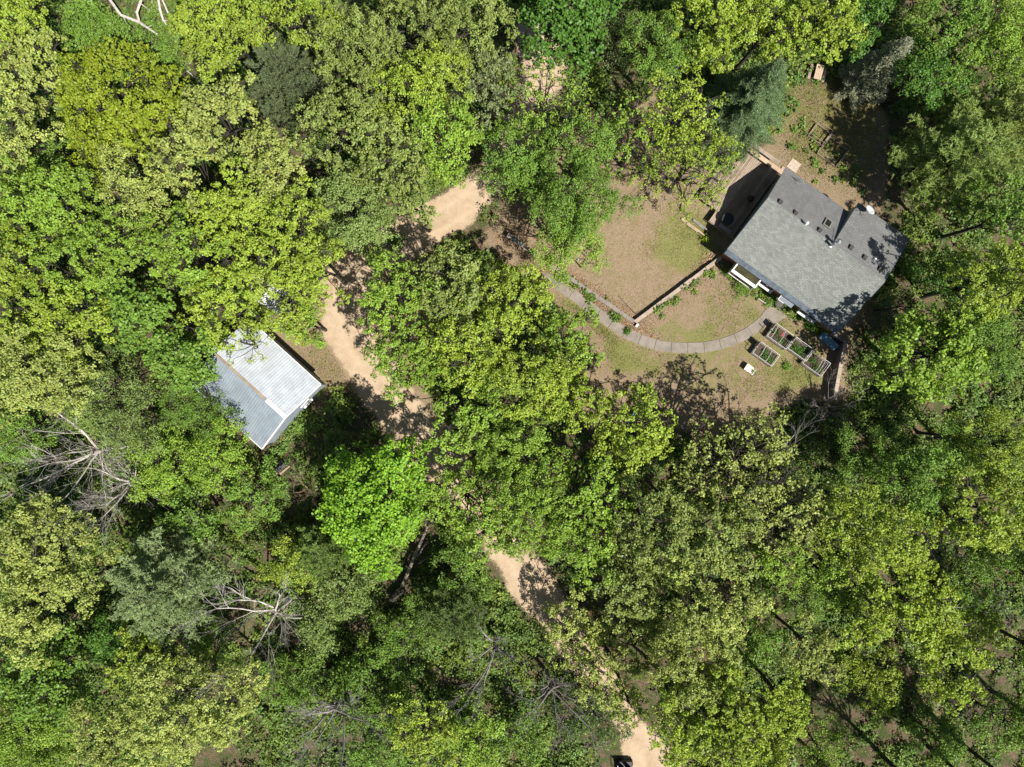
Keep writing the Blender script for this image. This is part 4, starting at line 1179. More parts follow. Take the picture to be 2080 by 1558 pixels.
 ('ash', 2045, 1470, 70, 6, GREEN, .9, "green tree in the bottom right corner"),
 ('ash', 1660, 1510, 62, 5, BRIGHT, .85, "low green tree on the bottom edge beside the brown clearing"),
 ('ash', 1985, 1290, 60, 6, YG, 1, "fresh green low tree between the egg shaped tree and the right edge"),
 ('ash', 1540, 1300, 60, 6, GREEN, 1, "low green tree in the gap right of the pale oak by the track"),
 ('ash', 1545, 1520, 70, 7, YG, 1, "yellow tinged low tree on the bottom edge, right of the bottom track oaks"),
 ('ash', 1940, 1225, 50, 6, BRIGHT, 1, "small fresh green tree right of the bright yellow green tree"),
 ('ash', 440, 1290, 60, 5, GREEN, 1, "low green tree on the left of the white dead tree"),
 ('ash', 640, 1290, 55, 4.5, SOFT, 1, "low soft green tree touching the white dead tree's right limbs"),
 ('ash', 690, 1450, 45, 5, GREEN, 1, "small green tree at the upturned bare tree's right side"),
 ('ash', 1060, 1490, 55, 5, GREEN, 1, "low green tree at the foot of the twiggy trees"),
 ('ash', 240, 1290, 65, 6, DEEP, 1, "dark low tree between the pale row and the grey green pine"),
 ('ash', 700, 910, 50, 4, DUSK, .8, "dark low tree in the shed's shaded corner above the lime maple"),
 ('ash', 1620, 1210, 60, 6, GREEN, .9, "low green tree in the dark hollow right of the big pale oak"),
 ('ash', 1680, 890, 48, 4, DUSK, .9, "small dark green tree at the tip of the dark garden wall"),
]
BARE = [
 ('dead', 140, 925, 132, 12, (-.6, -.3), 4, deadM, "large dead tree with long bare white limbs at the left"),
 ('dead', 225, 985, 85, 10, (0, -1.0), 4, deadM, "second dead tree with drooping bare limbs, right of the large one"),
 ('dead', 530, 1275, 138, 11, (.2, .6), 4, deadM, "white dead tree spreading its bare limbs below the lime maple"),
 ('dead', 655, 1480, 92, 12, (0, -.6), 4, greyTwigM, "grey leafless tree with downward fanned twigs on the bottom edge"),
 ('dead', 1005, 1340, 78, 9, (-.2, -.2), 5, greyTwigM, "dense grey twiggy tree left of the track's lower stretch"),
 ('dead', 1120, 1425, 85, 9, (.4, -.3), 5, greyTwigM, "grey twiggy tree right of the other twiggy tree, by the track"),
 ('dead', 1875, 1265, 62, 11, (.7, -.8), 3, deadM, "white forked snag under the bright yellow green tree, lower right"),
 ('brush', 1690, 835, 55, 4.2, (0, 0), 5, greyTwigM, "grey leafless shrub at the far end of the dark garden wall"),
 ('brush', 2045, 1265, 62, 5, (0, 0), 5, greyTwigM, "grey leafless shrub on the right edge of the lower right wood"),
 ('brush', 325, 285, 32, 7, (0, 0), 4, greyTwigM, "grey leafless crown in the gap right of the golden trees"),
 ('brush', 195, 640, 55, 6, (0, 0), 4, deadM, "bare pale twigs in the hollow left of the shed"),
 ('brush', 1375, 330, 62, 8.5, (.2, 0), 4, greyTwigM, "bare grey limbs among thin leaves above the walled yard"),
 ('dead', 1610, 985, 100, 12, (0, 0), 4, greyTwigM, "bare grey crown between the two open branched trees"),
 ('brush', 1930, 1120, 55, 6, (0, 0), 4, greyTwigM, "grey bare crown below the yellow green tree on the right edge"),
 ('brush', 1990, 1420, 60, 5, (0, 0), 5, greyTwigM, "grey bare thicket right of the egg shaped tree's foot"),
]
for i, (kind, px, py, rp, top, colr, dens, lab) in enumerate(TREES):
    rng = np.random.RandomState(100 + i)
    zc = top * (.72 if kind not in ('spruce', 'pine', 'whitepine') else .6)
    x, y = P(px, py, zc); R = rp * (H - zc) / F * 1.08
    z0 = gz(x, y)
    if colr is not None:
        j = rng.uniform(.92, 1.08); colr = tuple(c * j for c in colr)
    if kind in KIND: broadleaf(kind, x, y, R, top, colr, rng, lab, dens, z0)
    elif kind == 'brush': bare('brush', x, y, R, top, rng, lab, mat_plain("tan_twig", (.26, .20, .13), .9), depth=4, z0=z0, cat="shrub", trunk_frac=.15)
    else: conifer(kind, x, y, R, top, colr, rng, lab, z0=z0)
for i, (kind, px, py, rp, top, lean, dp, m_, lab) in enumerate(BARE):
    rng = np.random.RandomState(400 + i)
    zc = top * .7; x, y = P(px, py, zc); R = rp * (H - zc) / F
    bare(kind, x, y, R, top, rng, lab, m_, lean, dp, (4, 6) if dp < 5 else (3, 4), gz(x, y), cat="tree" if kind == 'dead' else "shrub", trunk_frac=.4 if kind == 'dead' else .18)

# trees standing past the right and bottom edges: they shade the corner of the picture
for i, (px, py, rp, top, c) in enumerate([(1905, 1650, 90, 13, YG), (2010, 1625, 80, 12, GREEN), (2165, 1500, 85, 12, YG), (2170, 1350, 90, 13, GREEN), (1760, 1660, 85, 12, YG), (2165, 1190, 85, 12, GREEN), (1600, 1650, 85, 13, YG), (2110, 1640, 85, 15, YG)]):
    rng = np.random.RandomState(600 + i); zc = top * .72; x, y = P(px, py, zc)
    t = broadleaf('oak', x, y, rp * (H - zc) / F, top, c, rng, "tall green oak of the wood just past the picture's right or bottom edge", 1, gz(x, y)); t["group"] = "oaks past the picture's edge"

# shrubs round the house
for i, (px, py, r, h, colr, lab) in enumerate([
    (1513, 579, 1.25, 1.1, GREEN, "broad dark green shrub under the white garden window"),
    (1482, 552, .62, .8, GREEN, "bright shrub at the house corner beside the straight tan wall"),
    (1563, 613, .42, .6, GREEN, "small shrub beside the white garden border frame"),
    (1604, 633, .42, .7, OLIVE, "small olive shrub right of the door awning"),
    (1650, 660, .6, .7, DEEP, "dark shrub below the right hand front window"),
    (1682, 675, .5, .7, GREEN, "green shrub at the house's front right corner"),
    (1436, 483, .45, .7, YG, "small yellow green shrub at the yard's shaded deck corner"),
    (1275, 672, .38, .45, DEEP, "small dark shrub at the point where the two yard walls meet"),
    (1600, 744, .42, .5, GREEN, "low green plants between the garden beds on the lawn"),
    (645, 790, .62, .8, YG, "small yellow green shrub at the shed's nearest corner"),
    (610, 868, .8, 1.0, BRIGHT, "fresh green shrub against the shed's front gable"),
    (800, 488, 1.0, 1.3, DEEP, "dark round shrub on the sandy bend's left verge")]):
    x, y = P(px, py, h * .6); shrub(x, y, r, h, colr, np.random.RandomState(700 + i), lab, z0=gz(x, y))

# ------------------------------------------------------------------ undergrowth, grass and fallen leaves
def in_house(Q): return np.minimum.reduce([poly_sd(Q, HOUSE), poly_sd(Q, SHED), poly_sd(Q, DECKZ)])
rng = np.random.RandomState(21)
Q = np.stack([rng.uniform(-54, 54, 15000), rng.uniform(-42, 42, 15000)], 1)
s_, g_, o_ = zones(Q)
nz = wob(Q * 1.7 + 31) * .5 + .5
brown = np.ones(len(Q))
for bx, by, br in ((1760, 1430, 130), (1850, 1440, 70), (1300, 1440, 60), (760, 1290, 60), (1690, 1480, 60), (480, 1350, 60)):
    brown *= sstep(np.hypot(*(Q - np.array(P(bx, by))).T), br / 30, br / 18)
LOGL = PW([(872, 1058), (842, 1130), (800, 1215)])
keep = (s_ < .05) & (o_ < .25) & (in_house(Q) > .6) & (line_dist(Q, LOGL) > 1.3) & (rng.rand(len(Q)) < (.5 + .5 * nz) * (.5 + .5 * brown)) & (road_dist(Q, DRIVE, DRIVE_W) > .35)
Q = Q[keep]
weeds = []
for ln, cnt, sg_ in ((PW([(1125, 552), (1270, 655)]), 26, .2), (PW([(1330, 640), (1465, 540)]), 20, .4), (PW([(1490, 545), (1590, 625)]), 40, .35), (PW([(1600, 630), (1690, 685)]), 40, .3), (PW([(1600, 250), (1720, 400)]), 34, 1.0)):
    for _ in range(cnt): t_ = rng.rand(); weeds.append(ln[0] * (1 - t_) + ln[1] * t_ + rng.randn(2) * sg_)
weeds = np.array(weeds); weeds = weeds[(in_house(weeds) > .1)]; nbig = len(Q); Q = np.vstack([Q, weeds])
zQ = ground_z(Q)
BV = []; BT = []; BH = []
for bi, ((x, y), z) in enumerate(zip(Q, zQ)):
    R = rng.uniform(.3, 1.25) if bi < nbig else rng.uniform(.1, .3); h = R * rng.uniform(.6, 1.6); n = int(8 + 22 * R * R)
    d = unit(rng.randn(n, 3)); d[:, 2] = np.abs(d[:, 2])
    p = d * rng.uniform(.45, 1, (n, 1)) * np.array([R, R, h]); m = 5
    B = np.repeat(p, m, 0) + rng.randn(n * m, 3) * .10 + np.array([x, y, z])
    nr = unit(np.repeat(d, m, 0) * .6 + np.array([0, 0, .8]) + rng.randn(n * m, 3) * .4)
    BV.append(leaf_quads(B, nr, rng, rng.uniform(.16, .25), .8))
    BT.append(np.clip(rng.uniform(.1, .9) + rng.normal(0, .15, n * m), 0, 1)); BH.append(np.clip(rng.uniform(.1, .9) + rng.normal(0, .15, n * m), 0, 1))
BV = np.concatenate(BV)
o = link("undergrowth", np_mesh("undergrowth", BV, quads(len(BV) // 4), leafM, np.concatenate(BT), np.concatenate(BH)))
o.color = (.165, .255, .05, 1)
tag(o, "leafy green undergrowth covering the forest floor between the trees", "undergrowth", kind="stuff")

Q = np.stack([rng.uniform(-22, 36, 900000), rng.uniform(-9, 30, 900000)], 1)
s_, g_, o_ = zones(Q)
nz = wob(Q * 2.3 + 7) * .35 + .65
keep = (rng.rand(len(Q)) < g_ * nz * .9) & (s_ < .2) & (in_house(Q) > .05) & (line_dist(Q, pc) > .62) & (poly_sd(Q, np.array(pad)) > .03)
Q = Q[keep]; n = len(Q)
base = np.concatenate([Q, ground_z(Q)[:, None]], 1)
ax = unit(rng.randn(n, 3) * np.array([.6, .6, .15]) + np.array([0, 0, .75])); L = rng.uniform(.06, .17, (n, 1))
sd = unit(np.cross(ax, rng.randn(n, 3))) * rng.uniform(.012, .03, (n, 1))
V = np.stack([base - sd, base + sd, base + ax * L + rng.randn(n, 3) * .02], 1).reshape(-1, 3)
grassM = mat_leaf("grass_blade", trans=.25, var=.45)
o = link("grass", np_mesh("grass", V, np.arange(n * 3).reshape(n, 3), grassM, np.clip(rng.normal(.55, .3, n), 0, 1), rng.rand(n)))
o.color = (.19, .185, .055, 1)
tag(o, "short olive grass on the lawns round the house", "grass", kind="stuff")

# dry leaves: a scatter over the yard, thick along the walls and the path
def scatter_leaves(n, fn):
    out = fn(n); return out
w1 = resample(WALL1 + np.array([-.1, -.75]), .2); w1b = resample(WALL1 + np.array([.35, .35]), .2); w2 = resample(WALL2 + np.array([.5, -.5]), .2)
pts = []
for line, cnt, sg_ in ((w1, 4200, .32), (w1b, 1500, .22), (w2, 900, .5), (PW([(1015, 470), (1060, 500), (1110, 535)]), 2200, .8), (PW([(1410, 545), (1460, 520)]), 500, .35), (PW([(1290, 660), (1330, 690)]), 700, .5)):
    idx = rng.randint(0, len(line) - 1, cnt); t = rng.rand(cnt, 1)
    pts.append(line[idx] * (1 - t) + line[idx + 1] * t + rng.randn(cnt, 2) * sg_)
Qa = np.stack([rng.uniform(-48, 48, 120000), rng.uniform(-37, 37, 120000)], 1)
s_, g_, o_ = zones(Qa); kp = rng.rand(len(Qa)) < np.clip(o_ * .28 + .3 - .4 * g_, 0, 1) * (1 - s_ * .97)
pts.append(Qa[kp])
Q = np.concatenate(pts); Q = Q[(in_house(Q) > .05) & (line_dist(Q, pc) > .5)]
n = len(Q); base = np.concatenate([Q, ground_z(Q)[:, None] + rng.uniform(.01, .04, (n, 1))], 1)
V = leaf_quads(base, unit(np.array([0, 0, 1.0]) + rng.randn(n, 3) * .35), rng, .105, .6)
dryM = mat_leaf("dry_leaf", trans=.1, var=.5, rough=.8)
o = link("fallen_leaves", np_mesh("fallen_leaves", V, quads(n), dryM, rng.rand(n), rng.rand(n))); o.color = (.36, .24, .155, 1)
tag(o, "dry tan leaves lying along the walls and over the yard", "fallen leaves", kind="stuff")
# ------------------------------------------------------------------ garden beds with white frames
AB = A
def bed(px, py, L, Wd, hoops, label, plants, seed, red=False, hz=.95):
    x, y = P(px, py, hz); rng = np.random.RandomState(seed)
    r = empty("garden_bed", (x, y, 0), AB); tag(r, label, "garden bed", "white framed raised garden beds")
    b = MB()
    for s in (-1, 1):
        b.box((0, s * (Wd / 2 - .02), .26), (L, .04, .52)); b.box((s * (L / 2 - .02), 0, .262), (.04, Wd - .08, .52))
    b.build("bed_box", greywoodM, r)
    b = MB(); nn = 7
    g = [[(-L / 2 + .04 + (L - .08) * i / nn, -Wd / 2 + .04 + (Wd - .08) * j / nn, .42 + rng.uniform(-.03, .03)) for i in range(nn + 1)] for j in range(nn + 1)]
    for j in range(nn):
        for i in range(nn): b.poly([g[j][i], g[j][i + 1], g[j + 1][i + 1], g[j + 1][i]])
    b.build("soil", soilM, r)
    t = .034
    b = MB()
    for s in (-1, 1):
        b.box((0, s * Wd / 2, hz), (L + t, t, t))
        b.box((s * L / 2, 0, hz + .001), (t, Wd - t, t))
    for sx in (-1, 1):
        for sy in (-1, 1): b.box((sx * L / 2, sy * Wd / 2, (hz - t) / 2 + .02), (t * .96, t * .96, hz - .05))
    b.build("rail_frame", whitePlasticM, r)
    for hx in hoops:
        q = MB(); a = np.linspace(0, math.pi, 9)
        q.tube([(hx + .04 * math.sin(t_ * 2), -Wd / 2 * math.cos(t_), hz + .02 + .22 * math.sin(t_)) for t_ in a], .018, 5); q.build("hoop", whitePlasticM, r)
    if red:
        q = MB(); q.box((-.05, .18, hz + .2), (.09, .42, .03)); q.build("marker_board", redM, r)
    if plants:
        n = 90 * len(plants); B = []
        for (ux, uy, ur) in plants: B.append(np.array([ux, uy, .5]) + rng.randn(90, 3) * np.array([ur, ur * .7, .09]))
        B = np.concatenate(B); B[:, 0] = np.clip(B[:, 0], -L / 2 + .08, L / 2 - .08); B[:, 1] = np.clip(B[:, 1], -Wd / 2 + .08, Wd / 2 - .08)
        B = np.repeat(B, 4, 0) + rng.randn(len(B) * 4, 3) * .03
        V = leaf_quads(B, unit(np.array([0, 0, 1.0]) + rng.randn(len(B), 3) * .5), rng, .10)
        o = link("plants", np_mesh("plants", V, quads(len(B)), leafM, rng.rand(len(B)), rng.rand(len(B))), r); o.color = (.09, .19, .03, 1)
    q = MB(); q.box((-L / 2 - .05, Wd * .28, .62), (.05, .5, 1.15)) ; q.box((-L / 2 - .05, -Wd * .12, 1.05), (.04, .06, .9)); q.build("end_panel", greywoodM, r)
    return r
bed(1557, 719, 2.1, 1.25, (-.45, .25), "white framed garden bed standing apart, nearest the cream tub", [(-.1, .1, .2), (.55, -.1, .22), (.2, -.2, .2)], 1)
bed(1587, 683, 2.05, 1.40, (-.75, .1), "white framed garden bed with a red board, nearest the path's end", [(.4, -.2, .2), (-.5, .1, .15)], 2, red=True)
bed(1627.5, 709, 2.0, 1.25, (), "middle garden bed of the row, full of dark green plants", [(-.3, 0, .28), (.3, .1, .28), (0, -.2, .3)], 3)
bed(1659, 738, 2.05, 1.45, (.25, .5), "garden bed at the row's far end by the dark wall", [(-.3, .1, .2), (.5, -.2, .22)], 4)

x, y = P(1525, 751, .5)
t = empty("garden_tub", (x, y, 0), AB); tag(t, "cream plastic tub on short legs on the lawn with a few green leaves in it", "tub")
b = MB(); b.slab([(-.5, -.29, .42), (.5, -.27, .42), (.5, .27, .42), (-.5, .29, .42)], .05)
for s in (-1, 1): b.slab([(-.55, s * .33, .58), (.55, s * .31, .58), (.5, s * .27, .42), (-.5, s * .29, .42)][::s], .03)
for s in (-1, 1): b.slab([(s * .56, -.32, .58), (s * .56, .32, .58), (s * .5, .28, .42), (s * .5, -.28, .42)][::s], .03)
b.build("basin", creamM, t, bevel=.01)
for sx in (-.4, .4):
    for sy in (-.2, .2):
        b = MB(); b.box((sx, sy, .18), (.06, .06, .37)); b.build("leg", creamM, t)
rng = np.random.RandomState(8); B = np.array([.28, -.02, .48]) + rng.randn(60, 3) * np.array([.09, .1, .03])
o = link("leaves", np_mesh("leaves", leaf_quads(B, unit(np.array([0, 0, 1.]) + rng.randn(60, 3) * .4), rng, .11), quads(60), leafM, rng.rand(60), rng.rand(60)), t); o.color = (.12, .17, .03, 1)

x, y = P(1683, 694, .5)
t = empty("corrugated_sheet", (x, y, 0), math.radians(-43)); tag(t, "leaning blue corrugated sheet on a timber prop beside the dark wall stub", "metal sheet")
b = MB()
for k in range(10):
    u0 = -.95 + .19 * k
    b.slab([(u0, -.3, .42), (u0 + .09, -.3, .45), (u0 + .09, .3, .82), (u0, .3, .79)], .012); b.slab([(u0 + .095, -.3, .45), (u0 + .19, -.3, .42), (u0 + .19, .3, .79), (u0 + .095, .3, .82)], .012)
b.build("sheet", blueSheetM, t)
b = MB(); b.box((0, .25, .36), (1.7, .08, .7)); b.box((0, -.2, .18), (1.7, .08, .36)); b.build("prop", timberM, t)

# white border frame by the shrub and the dark round tub at the door
x, y = P(1546, 602, .2)
t = empty("border_frame", (x, y, 0), A); tag(t, "low white L shaped border rail beside the front shrubs", "border rail")
b = MB(); b.box((0, -.3, .2), (1.35, .05, .05)); b.box((.68, .12, .2), (.05, .8, .05)); b.build("rail", whitePlasticM, t)
b = MB()
for px_, py_ in ((-.65, -.3), (.68, -.3), (.68, .5)): b.box((px_, py_, .08), (.045, .045, .2))
b.build("post", whitePlasticM, t)
x, y = P(1584, 617, .4)
t = empty("planter_tub", (x, y, .046)); tag(t, "large round dark grey tub on the concrete by the front door", "tub")
b = MB(); b.lathe([(.32, 0), (.40, .36), (.425, .37), (.425, .42), (.37, .42), (.36, .34)], sides=28); b.build("bowl", mat_plain("dark_clay", (.075, .075, .07), .8), t, smooth=False)
b = MB(); b.lathe([(.355, .33), (.3, .37), (.1, .385), (.01, .388)], sides=20); b.build("soil", mat_plain("grey_soil", (.10, .105, .085), .95, scale=14, var=.4), t)

# lamp with a white globe, thin pole at the point of the walls, white post cap
x, y = P(1180, 540, 0)
t = empty("lamp_post", (x, y, gz(x, y))); tag(t, "black lamp post with a white globe beside the walled yard", "lamp post")
b = MB(); b.lathe([(.11, 0), (.11, .15), (.055, .22), (.05, 3.9), (.07, 3.95)], sides=10); b.tube([(0, 0, 3.8), (-.3, .02, 3.95), (-.55, .02, 3.85)], .03, 6); b.build("pole", blackM, t)
b = MB(); b.lathe([(.03, -.16), (.13, -.12), (.17, 0), (.13, .12), (.03, .17)], (-.57, .02, 3.72), 14); b.build("globe", whiteM, t, smooth=True)
x, y = P(1289, 637, -.5)
t = empty("garden_pole", (x, y, -.62)); tag(t, "thin pole standing in the yard's point where both walls meet", "pole")
b = MB(); b.lathe([(.05, 0), (.03, .1), (.022, 3.4), (.03, 3.42)], sides=8); b.tube([(0, 0, 3.3), (.12, .02, 3.4), (.2, .03, 3.25)], .012, 5); b.build("shaft", mat_plain("dull_pole", (.16, .14, .12), .7), t)
rng = np.random.RandomState(9)
x, y = P(1302, 623, -.5)
t = empty("stick_pile", (x, y, -.6)); tag(t, "pile of cut grey sticks in the yard's point", "stick pile")
b = MB()
for k in range(90):
    a = rng.uniform(0, 6.28); r = rng.uniform(0, .7); c = np.array([math.cos(a) * r, math.sin(a) * r * .6, rng.uniform(.02, .22 * (1 - r))]); d = rng.randn(3) * np.array([1, 1, .15]); d = d / np.linalg.norm(d) * rng.uniform(.12, .35)
    b.tube([c - d, c + d], rng.uniform(.008, .02), 4)
b.build("sticks", deadM, t)
x, y = P(1294, 661, .3)
t = empty("bollard", (x, y, 0), A); tag(t, "short white square post on the lawn side of the wall corner", "post")
b = MB(); b.box((0, 0, .16), (.16, .28, .34)); b.build("post", whiteM, t, bevel=.01); b = MB(); b.box((0, 0, .35), (.2, .32, .035)); b.build("post_cap", whiteM, t, bevel=.008)
x, y = P(1455, 527, -.2)
t = empty("grass_heap", (x, y, gz(x, y))); tag(t, "heap of dry straw stalks against the straight wall near the house", "straw heap")
b = MB()
for k in range(130):
    c = rng.randn(3) * np.array([.45, .3, .04]) + np.array([0, 0, .1]); a = .6 + rng.randn() * .35; d = np.array([math.cos(a), math.sin(a), rng.uniform(-.1, .15)]) * rng.uniform(.2, .45)
    b.tube([c - d, c + d], .012, 3)
b.build("stalks", mat_plain("straw", (.46, .33, .2), .9, var=.3), t)
# low timber edging between yard and deck
for (p0, p1, nm, lab) in (((1385, 443), (1432, 478), "timber_edging", "pale split log edging at the yard's upper right, near the deck"), ((1409, 445), (1440, 468), "timber_edging", "grey board edging just outside the deck's shaded corner")):
    a = np.array(P(*p0)); b_ = np.array(P(*p1)); t = empty(nm, (*a, gz(*a))); tag(t, lab, "garden edging")
    b = MB(); d = b_ - a
    b.tube([(0, 0, .1), (d[0] * .5, d[1] * .5 + .03, .11), (d[0], d[1], .1)], [.09, .10, .08], 7); b.tube([(.05, -.14, .06), (d[0] * .7, d[1] * .7 - .14, .07)], .06, 6)
    b.build("log", paleWoodM if 'pale' in lab else greywoodM, t)

# timber rail barrier beside the track
a = np.array(P(1031, 477, .7)); c = np.array(P(1090, 516, .7)); d = c - a
t = empty("rail_fence", (*a, 0), math.atan2(d[1], d[0])); tag(t, "weathered grey timber rail fence beside the sandy bend", "fence")
Lr = np.hypot(*d)
b = MB(); b.box((Lr * .28, 0, .8), (Lr * .55, .42, .06)); b.build("plank", greywoodM, t)
b = MB(); b.box((Lr * .62, -.22, .62), (Lr * .8, .09, .09)); b.box((Lr * .62, .16, .45), (Lr * .75, .08, .08)); b.build("rail", greywoodM, t)
for x_ in (.06, Lr * .5, Lr):
    b = MB(); b.box((x_, 0, .38), (.1, .3, .78)); b.build("post", greywoodM, t)

# picnic table, garden frames behind the house, teal bench
x, y = P(1663, 146, .72)
t = empty("picnic_table", (x, y, 0), math.radians(76)); tag(t, "weathered wooden picnic table at the wood's edge behind the deck", "picnic table")
b = MB()
for k in range(4): b.box((0, -.28 + .17 * k, .72), (1.35, .155, .04))
b.build("tabletop", paleWoodM, t)
for s in (-1, 1):
    b = MB(); b.box((0, s * .66, .44), (1.35, .24, .04)); b.build("bench_seat", timberM, t)
    b = MB(); b.box((s * .5, 0, .40), (.09, 1.4, .07)); b.tube([(s * .5, -.62, 0), (s * .5, -.2, .7)], .04, 5); b.tube([(s * .5, .62, 0), (s * .5, .2, .7)], .04, 5); b.build("leg", timberM, t)
for px_, py_, L, W_d, lab in ((1668, 270, 1.55, 1.35, "thin wooden garden frame half in sun behind the house"), (1695, 305, 2.1, 1.9, "wooden garden frame lying in the big pine's shade behind the house")):
    x, y = P(px_, py_, .6); t = empty("garden_trellis", (x, y, 0), A); tag(t, lab, "garden frame", "wooden garden frames behind the house")
    b = MB()
    for s in (-1, 1): b.box((0, s * W_d / 2, .82), (L, .026, .026)); b.box((s * L / 2, 0, .821), (.026, W_d - .03, .026)); b.box((0, s * W_d / 2, .12), (L, .05, .24)); b.box((s * L / 2, 0, .121), (.05, W_d - .05, .24))
    b.build("rail_frame", timberM, t)
    for sx in (-1, 1):
        for sy in (-1, 1): q = MB(); q.box((sx * L / 2, sy * W_d / 2, .52), (.04, .04, .58)); q.build("post", timberM, t)
x, y = P(1287, 847, .45)
t = empty("garden_bench", (x, y, 0), math.radians(62)); tag(t, "teal painted bench glimpsed through the oak below the lawn", "bench")
b = MB(); b.box((0, 0, .45), (1.7, .4, .05)); b.build("seat", tealM, t)
b = MB(); b.box((0, -.24, .75), (1.7, .05, .4)); b.build("backrest", tealM, t)
for s in (-.7, .7): b = MB(); b.box((s, 0, .22), (.07, .38, .44)); b.build("leg", tealM, t)

# white trailer under the oaks above the shed, oil drums along the shed's wall, dog house
x, y = P(548, 600, 2.2)
t = empty("parked_trailer", (x, y, 0), math.radians(152)); tag(t, "white box trailer half hidden under the oaks above the shed", "trailer")
b = MB(); b.box((0, 0, 1.45), (4.4, 2.0, 1.9)); b.build("body", whiteM, t, bevel=.06)
b = MB(); b.box((0, 0, .42), (4.5, 1.9, .12)); b.tube([(2.2, .5, .42), (3.3, 0, .42)], .05, 6); b.tube([(2.2, -.5, .42), (3.3, 0, .42)], .05, 6); b.build("chassis", blackM, t)
for s in (-1, 1):
    b = MB(); b.tube([(-.3, s * .95, .34), (-.3, s * 1.12, .34)], .34, 16); b.build("wheel", rubberM, t)
for px_, py_, lab in ((549, 697, "grey oil drum under the shed's eave, nearer the oaks"), (606, 746, "grey oil drum under the shed's eave, nearer the front corner")):
    x, y = P(px_, py_, .8); t = empty("oil_drum", (x, y, 0)); tag(t, lab, "drum", "drums along the shed wall")
    b = MB(); b.lathe([(.27, 0), (.29, .02), (.28, .3), (.295, .31), (.28, .33), (.28, .58), (.295, .6), (.28, .62), (.29, .88), (.27, .88)], sides=20); b.build("barrel", mat_plain("drum_paint", (.22, .26, .27), .5), t)
    b = MB(); b.lathe([(.26, .86), (.25, .885), (.02, .886)], sides=20); b.build("lid", mat_plain("drum_lid", (.36, .42, .42), .5), t)
x, y = P(568, 946, .6)
t = empty("dog_house", (x, y, 0), math.radians(40)); tag(t, "small dark roofed kennel with a pale plank by the shed's lower corner", "kennel")
b = MB(); b.box((0, 0, .32), (.8, .62, .64)); b.build("wall", greywoodM, t)
b = MB()
b.slab([(-.5, -.45, .6), (.5, -.45, .6), (.5, 0, .88), (-.5, 0, .88)], .04); b.slab([(-.5, .002, .88), (.5, .002, .88), (.5, .45, .6), (-.5, .45, .6)], .04); b.build("roof", darkM, t)
b = MB(); b.box((0, -.58, .28), (1.15, .14, .06)); b.build("plank", paleWoodM, t)

# fallen trunk, fallen branches, stump
def log(pts, rad, name, mat, label, cat, extra=()):
    x, y = pts[0][0], pts[0][1]; t = empty(name, (x, y, 0)); tag(t, label, cat)
    b = MB(); b.tube([(p[0] - x, p[1] - y, p[2]) for p in pts], rad, 9); b.build("trunk", mat, t, smooth=False)
    if extra:
        b = MB()
        for q, r in extra: b.tube([(p[0] - x, p[1] - y, p[2]) for p in q], r, 6)
        b.build("branch", mat, t)
    return t
PP = lambda px, py, h: (*P(px, py, h), h)
log([PP(872, 1060, 1.6), PP(860, 1090, 1.3), PP(842, 1130, .8), PP(828, 1165, .45), PP(818, 1190, .3)], [.13, .12, .15, .17, .2], "fallen_log", mat_plain("old_log", (.23, .19, .155), .9, var=.45, scale=3), "split grey fallen trunk beside the lime green maple", "log",
    [([PP(868, 1100, 1.4), PP(848, 1130, .9)], [.07, .09]), ([PP(878, 1128, .9), PP(850, 1145, .7)], [.04, .06]), ([PP(855, 1040, 1.6), PP(872, 1062, 1.6), PP(885, 1045, 1.9)], [.08, .15, .05])])
log([PP(795, 1218, .3), PP(805, 1208, .45), PP(822, 1196, .4)], [.34, .3, .24], "tree_stump", barkM, "short brown broken stump at the fallen trunk's lower end", "stump")
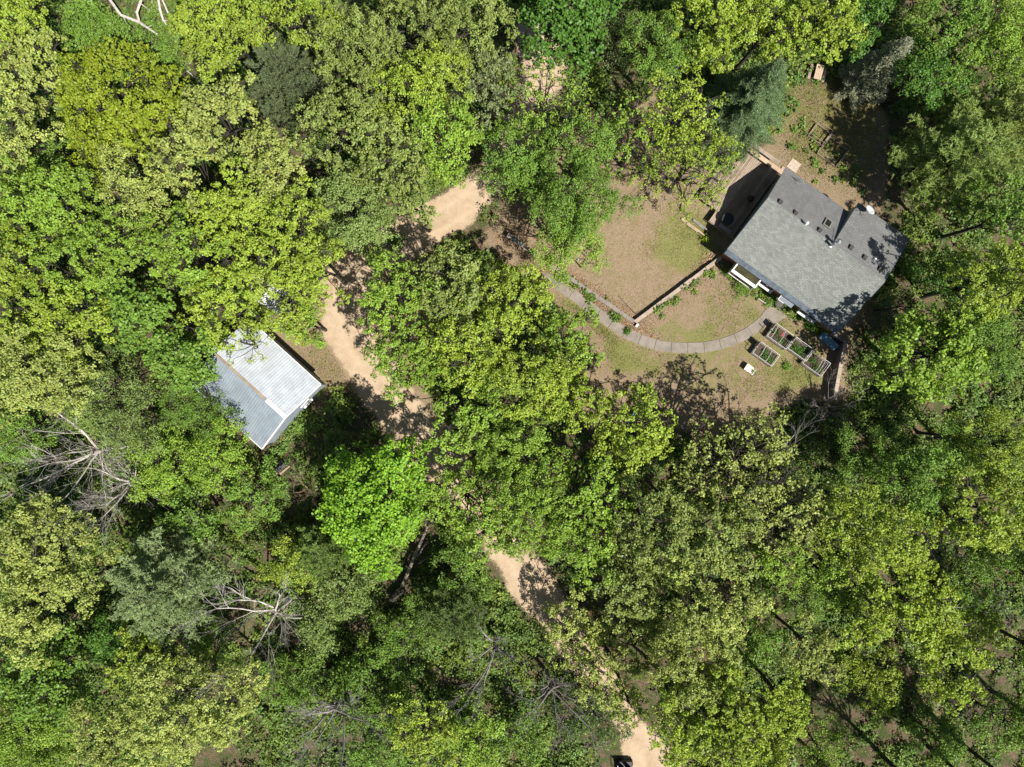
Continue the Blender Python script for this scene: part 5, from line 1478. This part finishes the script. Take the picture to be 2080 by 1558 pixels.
log([PP(215, -12, 3.9), PP(245, 30, 3.7), PP(283, 45, 3.5), PP(320, 70, 3.2)], [.12, .13, .12, .07], "fallen_branch", deadM, "long white fallen limb crossing the top edge, left of its pair", "fallen branch",
    [([PP(287, 0, 4.3), PP(278, 25, 3.9), PP(283, 45, 3.5)], [.11, .1, .1]), ([PP(287, 8, 4.1), PP(305, 22, 3.9)], [.04, .02]), ([PP(250, 33, 3.7), PP(262, 58, 3.6)], [.03, .01]), ([PP(283, 45, 3.6), PP(300, 55, 3.9), PP(312, 50, 4.0)], [.04, .03, .01])])
log([PP(320, -12, 3.9), PP(325, 20, 3.7), PP(332, 42, 3.5), PP(352, 42, 3.6), PP(380, 62, 3.3)], [.1, .11, .1, .07, .04], "fallen_branch", deadM, "hooked white fallen limb, right of the longer one at the top edge", "fallen branch",
    [([PP(330, 0, 3.8), PP(345, 35, 3.3)], [.08, .07]), ([PP(362, -5, 3.6), PP(385, 22, 3.5)], [.035, .02]), ([PP(332, 42, 3.5), PP(345, 60, 3.3)], [.05, .02])])
log([PP(378, 142, .6), PP(405, 165, .7), PP(425, 185, .5)], [.05, .05, .03], "fallen_branch", deadM, "thin pale broken branch on open brush above the broad pale oak", "fallen branch", [([PP(410, 170, .7), PP(440, 178, .8), PP(462, 190, .6)], [.035, .03, .015])])
# utility cart at the very bottom of the track
x, y = P(1271, 1569, 1.0)
t = empty("utility_cart", (x, y, 0), 0); tag(t, "black open utility cart cut off by the bottom edge on the sandy track", "cart")
b = MB(); b.box((0, -.2, .45), (1.3, 1.9, .3)); b.box((0, -.9, .75), (1.3, .6, .3)); b.build("body", blackM, t, bevel=.04)
for s in (-.3, .32):
    b = MB(); b.box((s, 0, .72), (.5, .5, .16)); b.box((s, .26, 1.1), (.48, .14, .75), taper=.86); b.build("seat", rubberM, t, bevel=.05)
b = MB(); b.box((-.72, .15, 1.0), (.05, .9, .06)); b.box((-.72, -.25, .8), (.05, .05, .45)); b.build("hand_rail", whiteM, t)
for sx in (-1, 1):
    for sy in (-1, 1): b = MB(); b.tube([(sx * .55, -.2 + sy * .7, .28), (sx * .72, -.2 + sy * .7, .28)], .28, 14); b.build("wheel", rubberM, t)
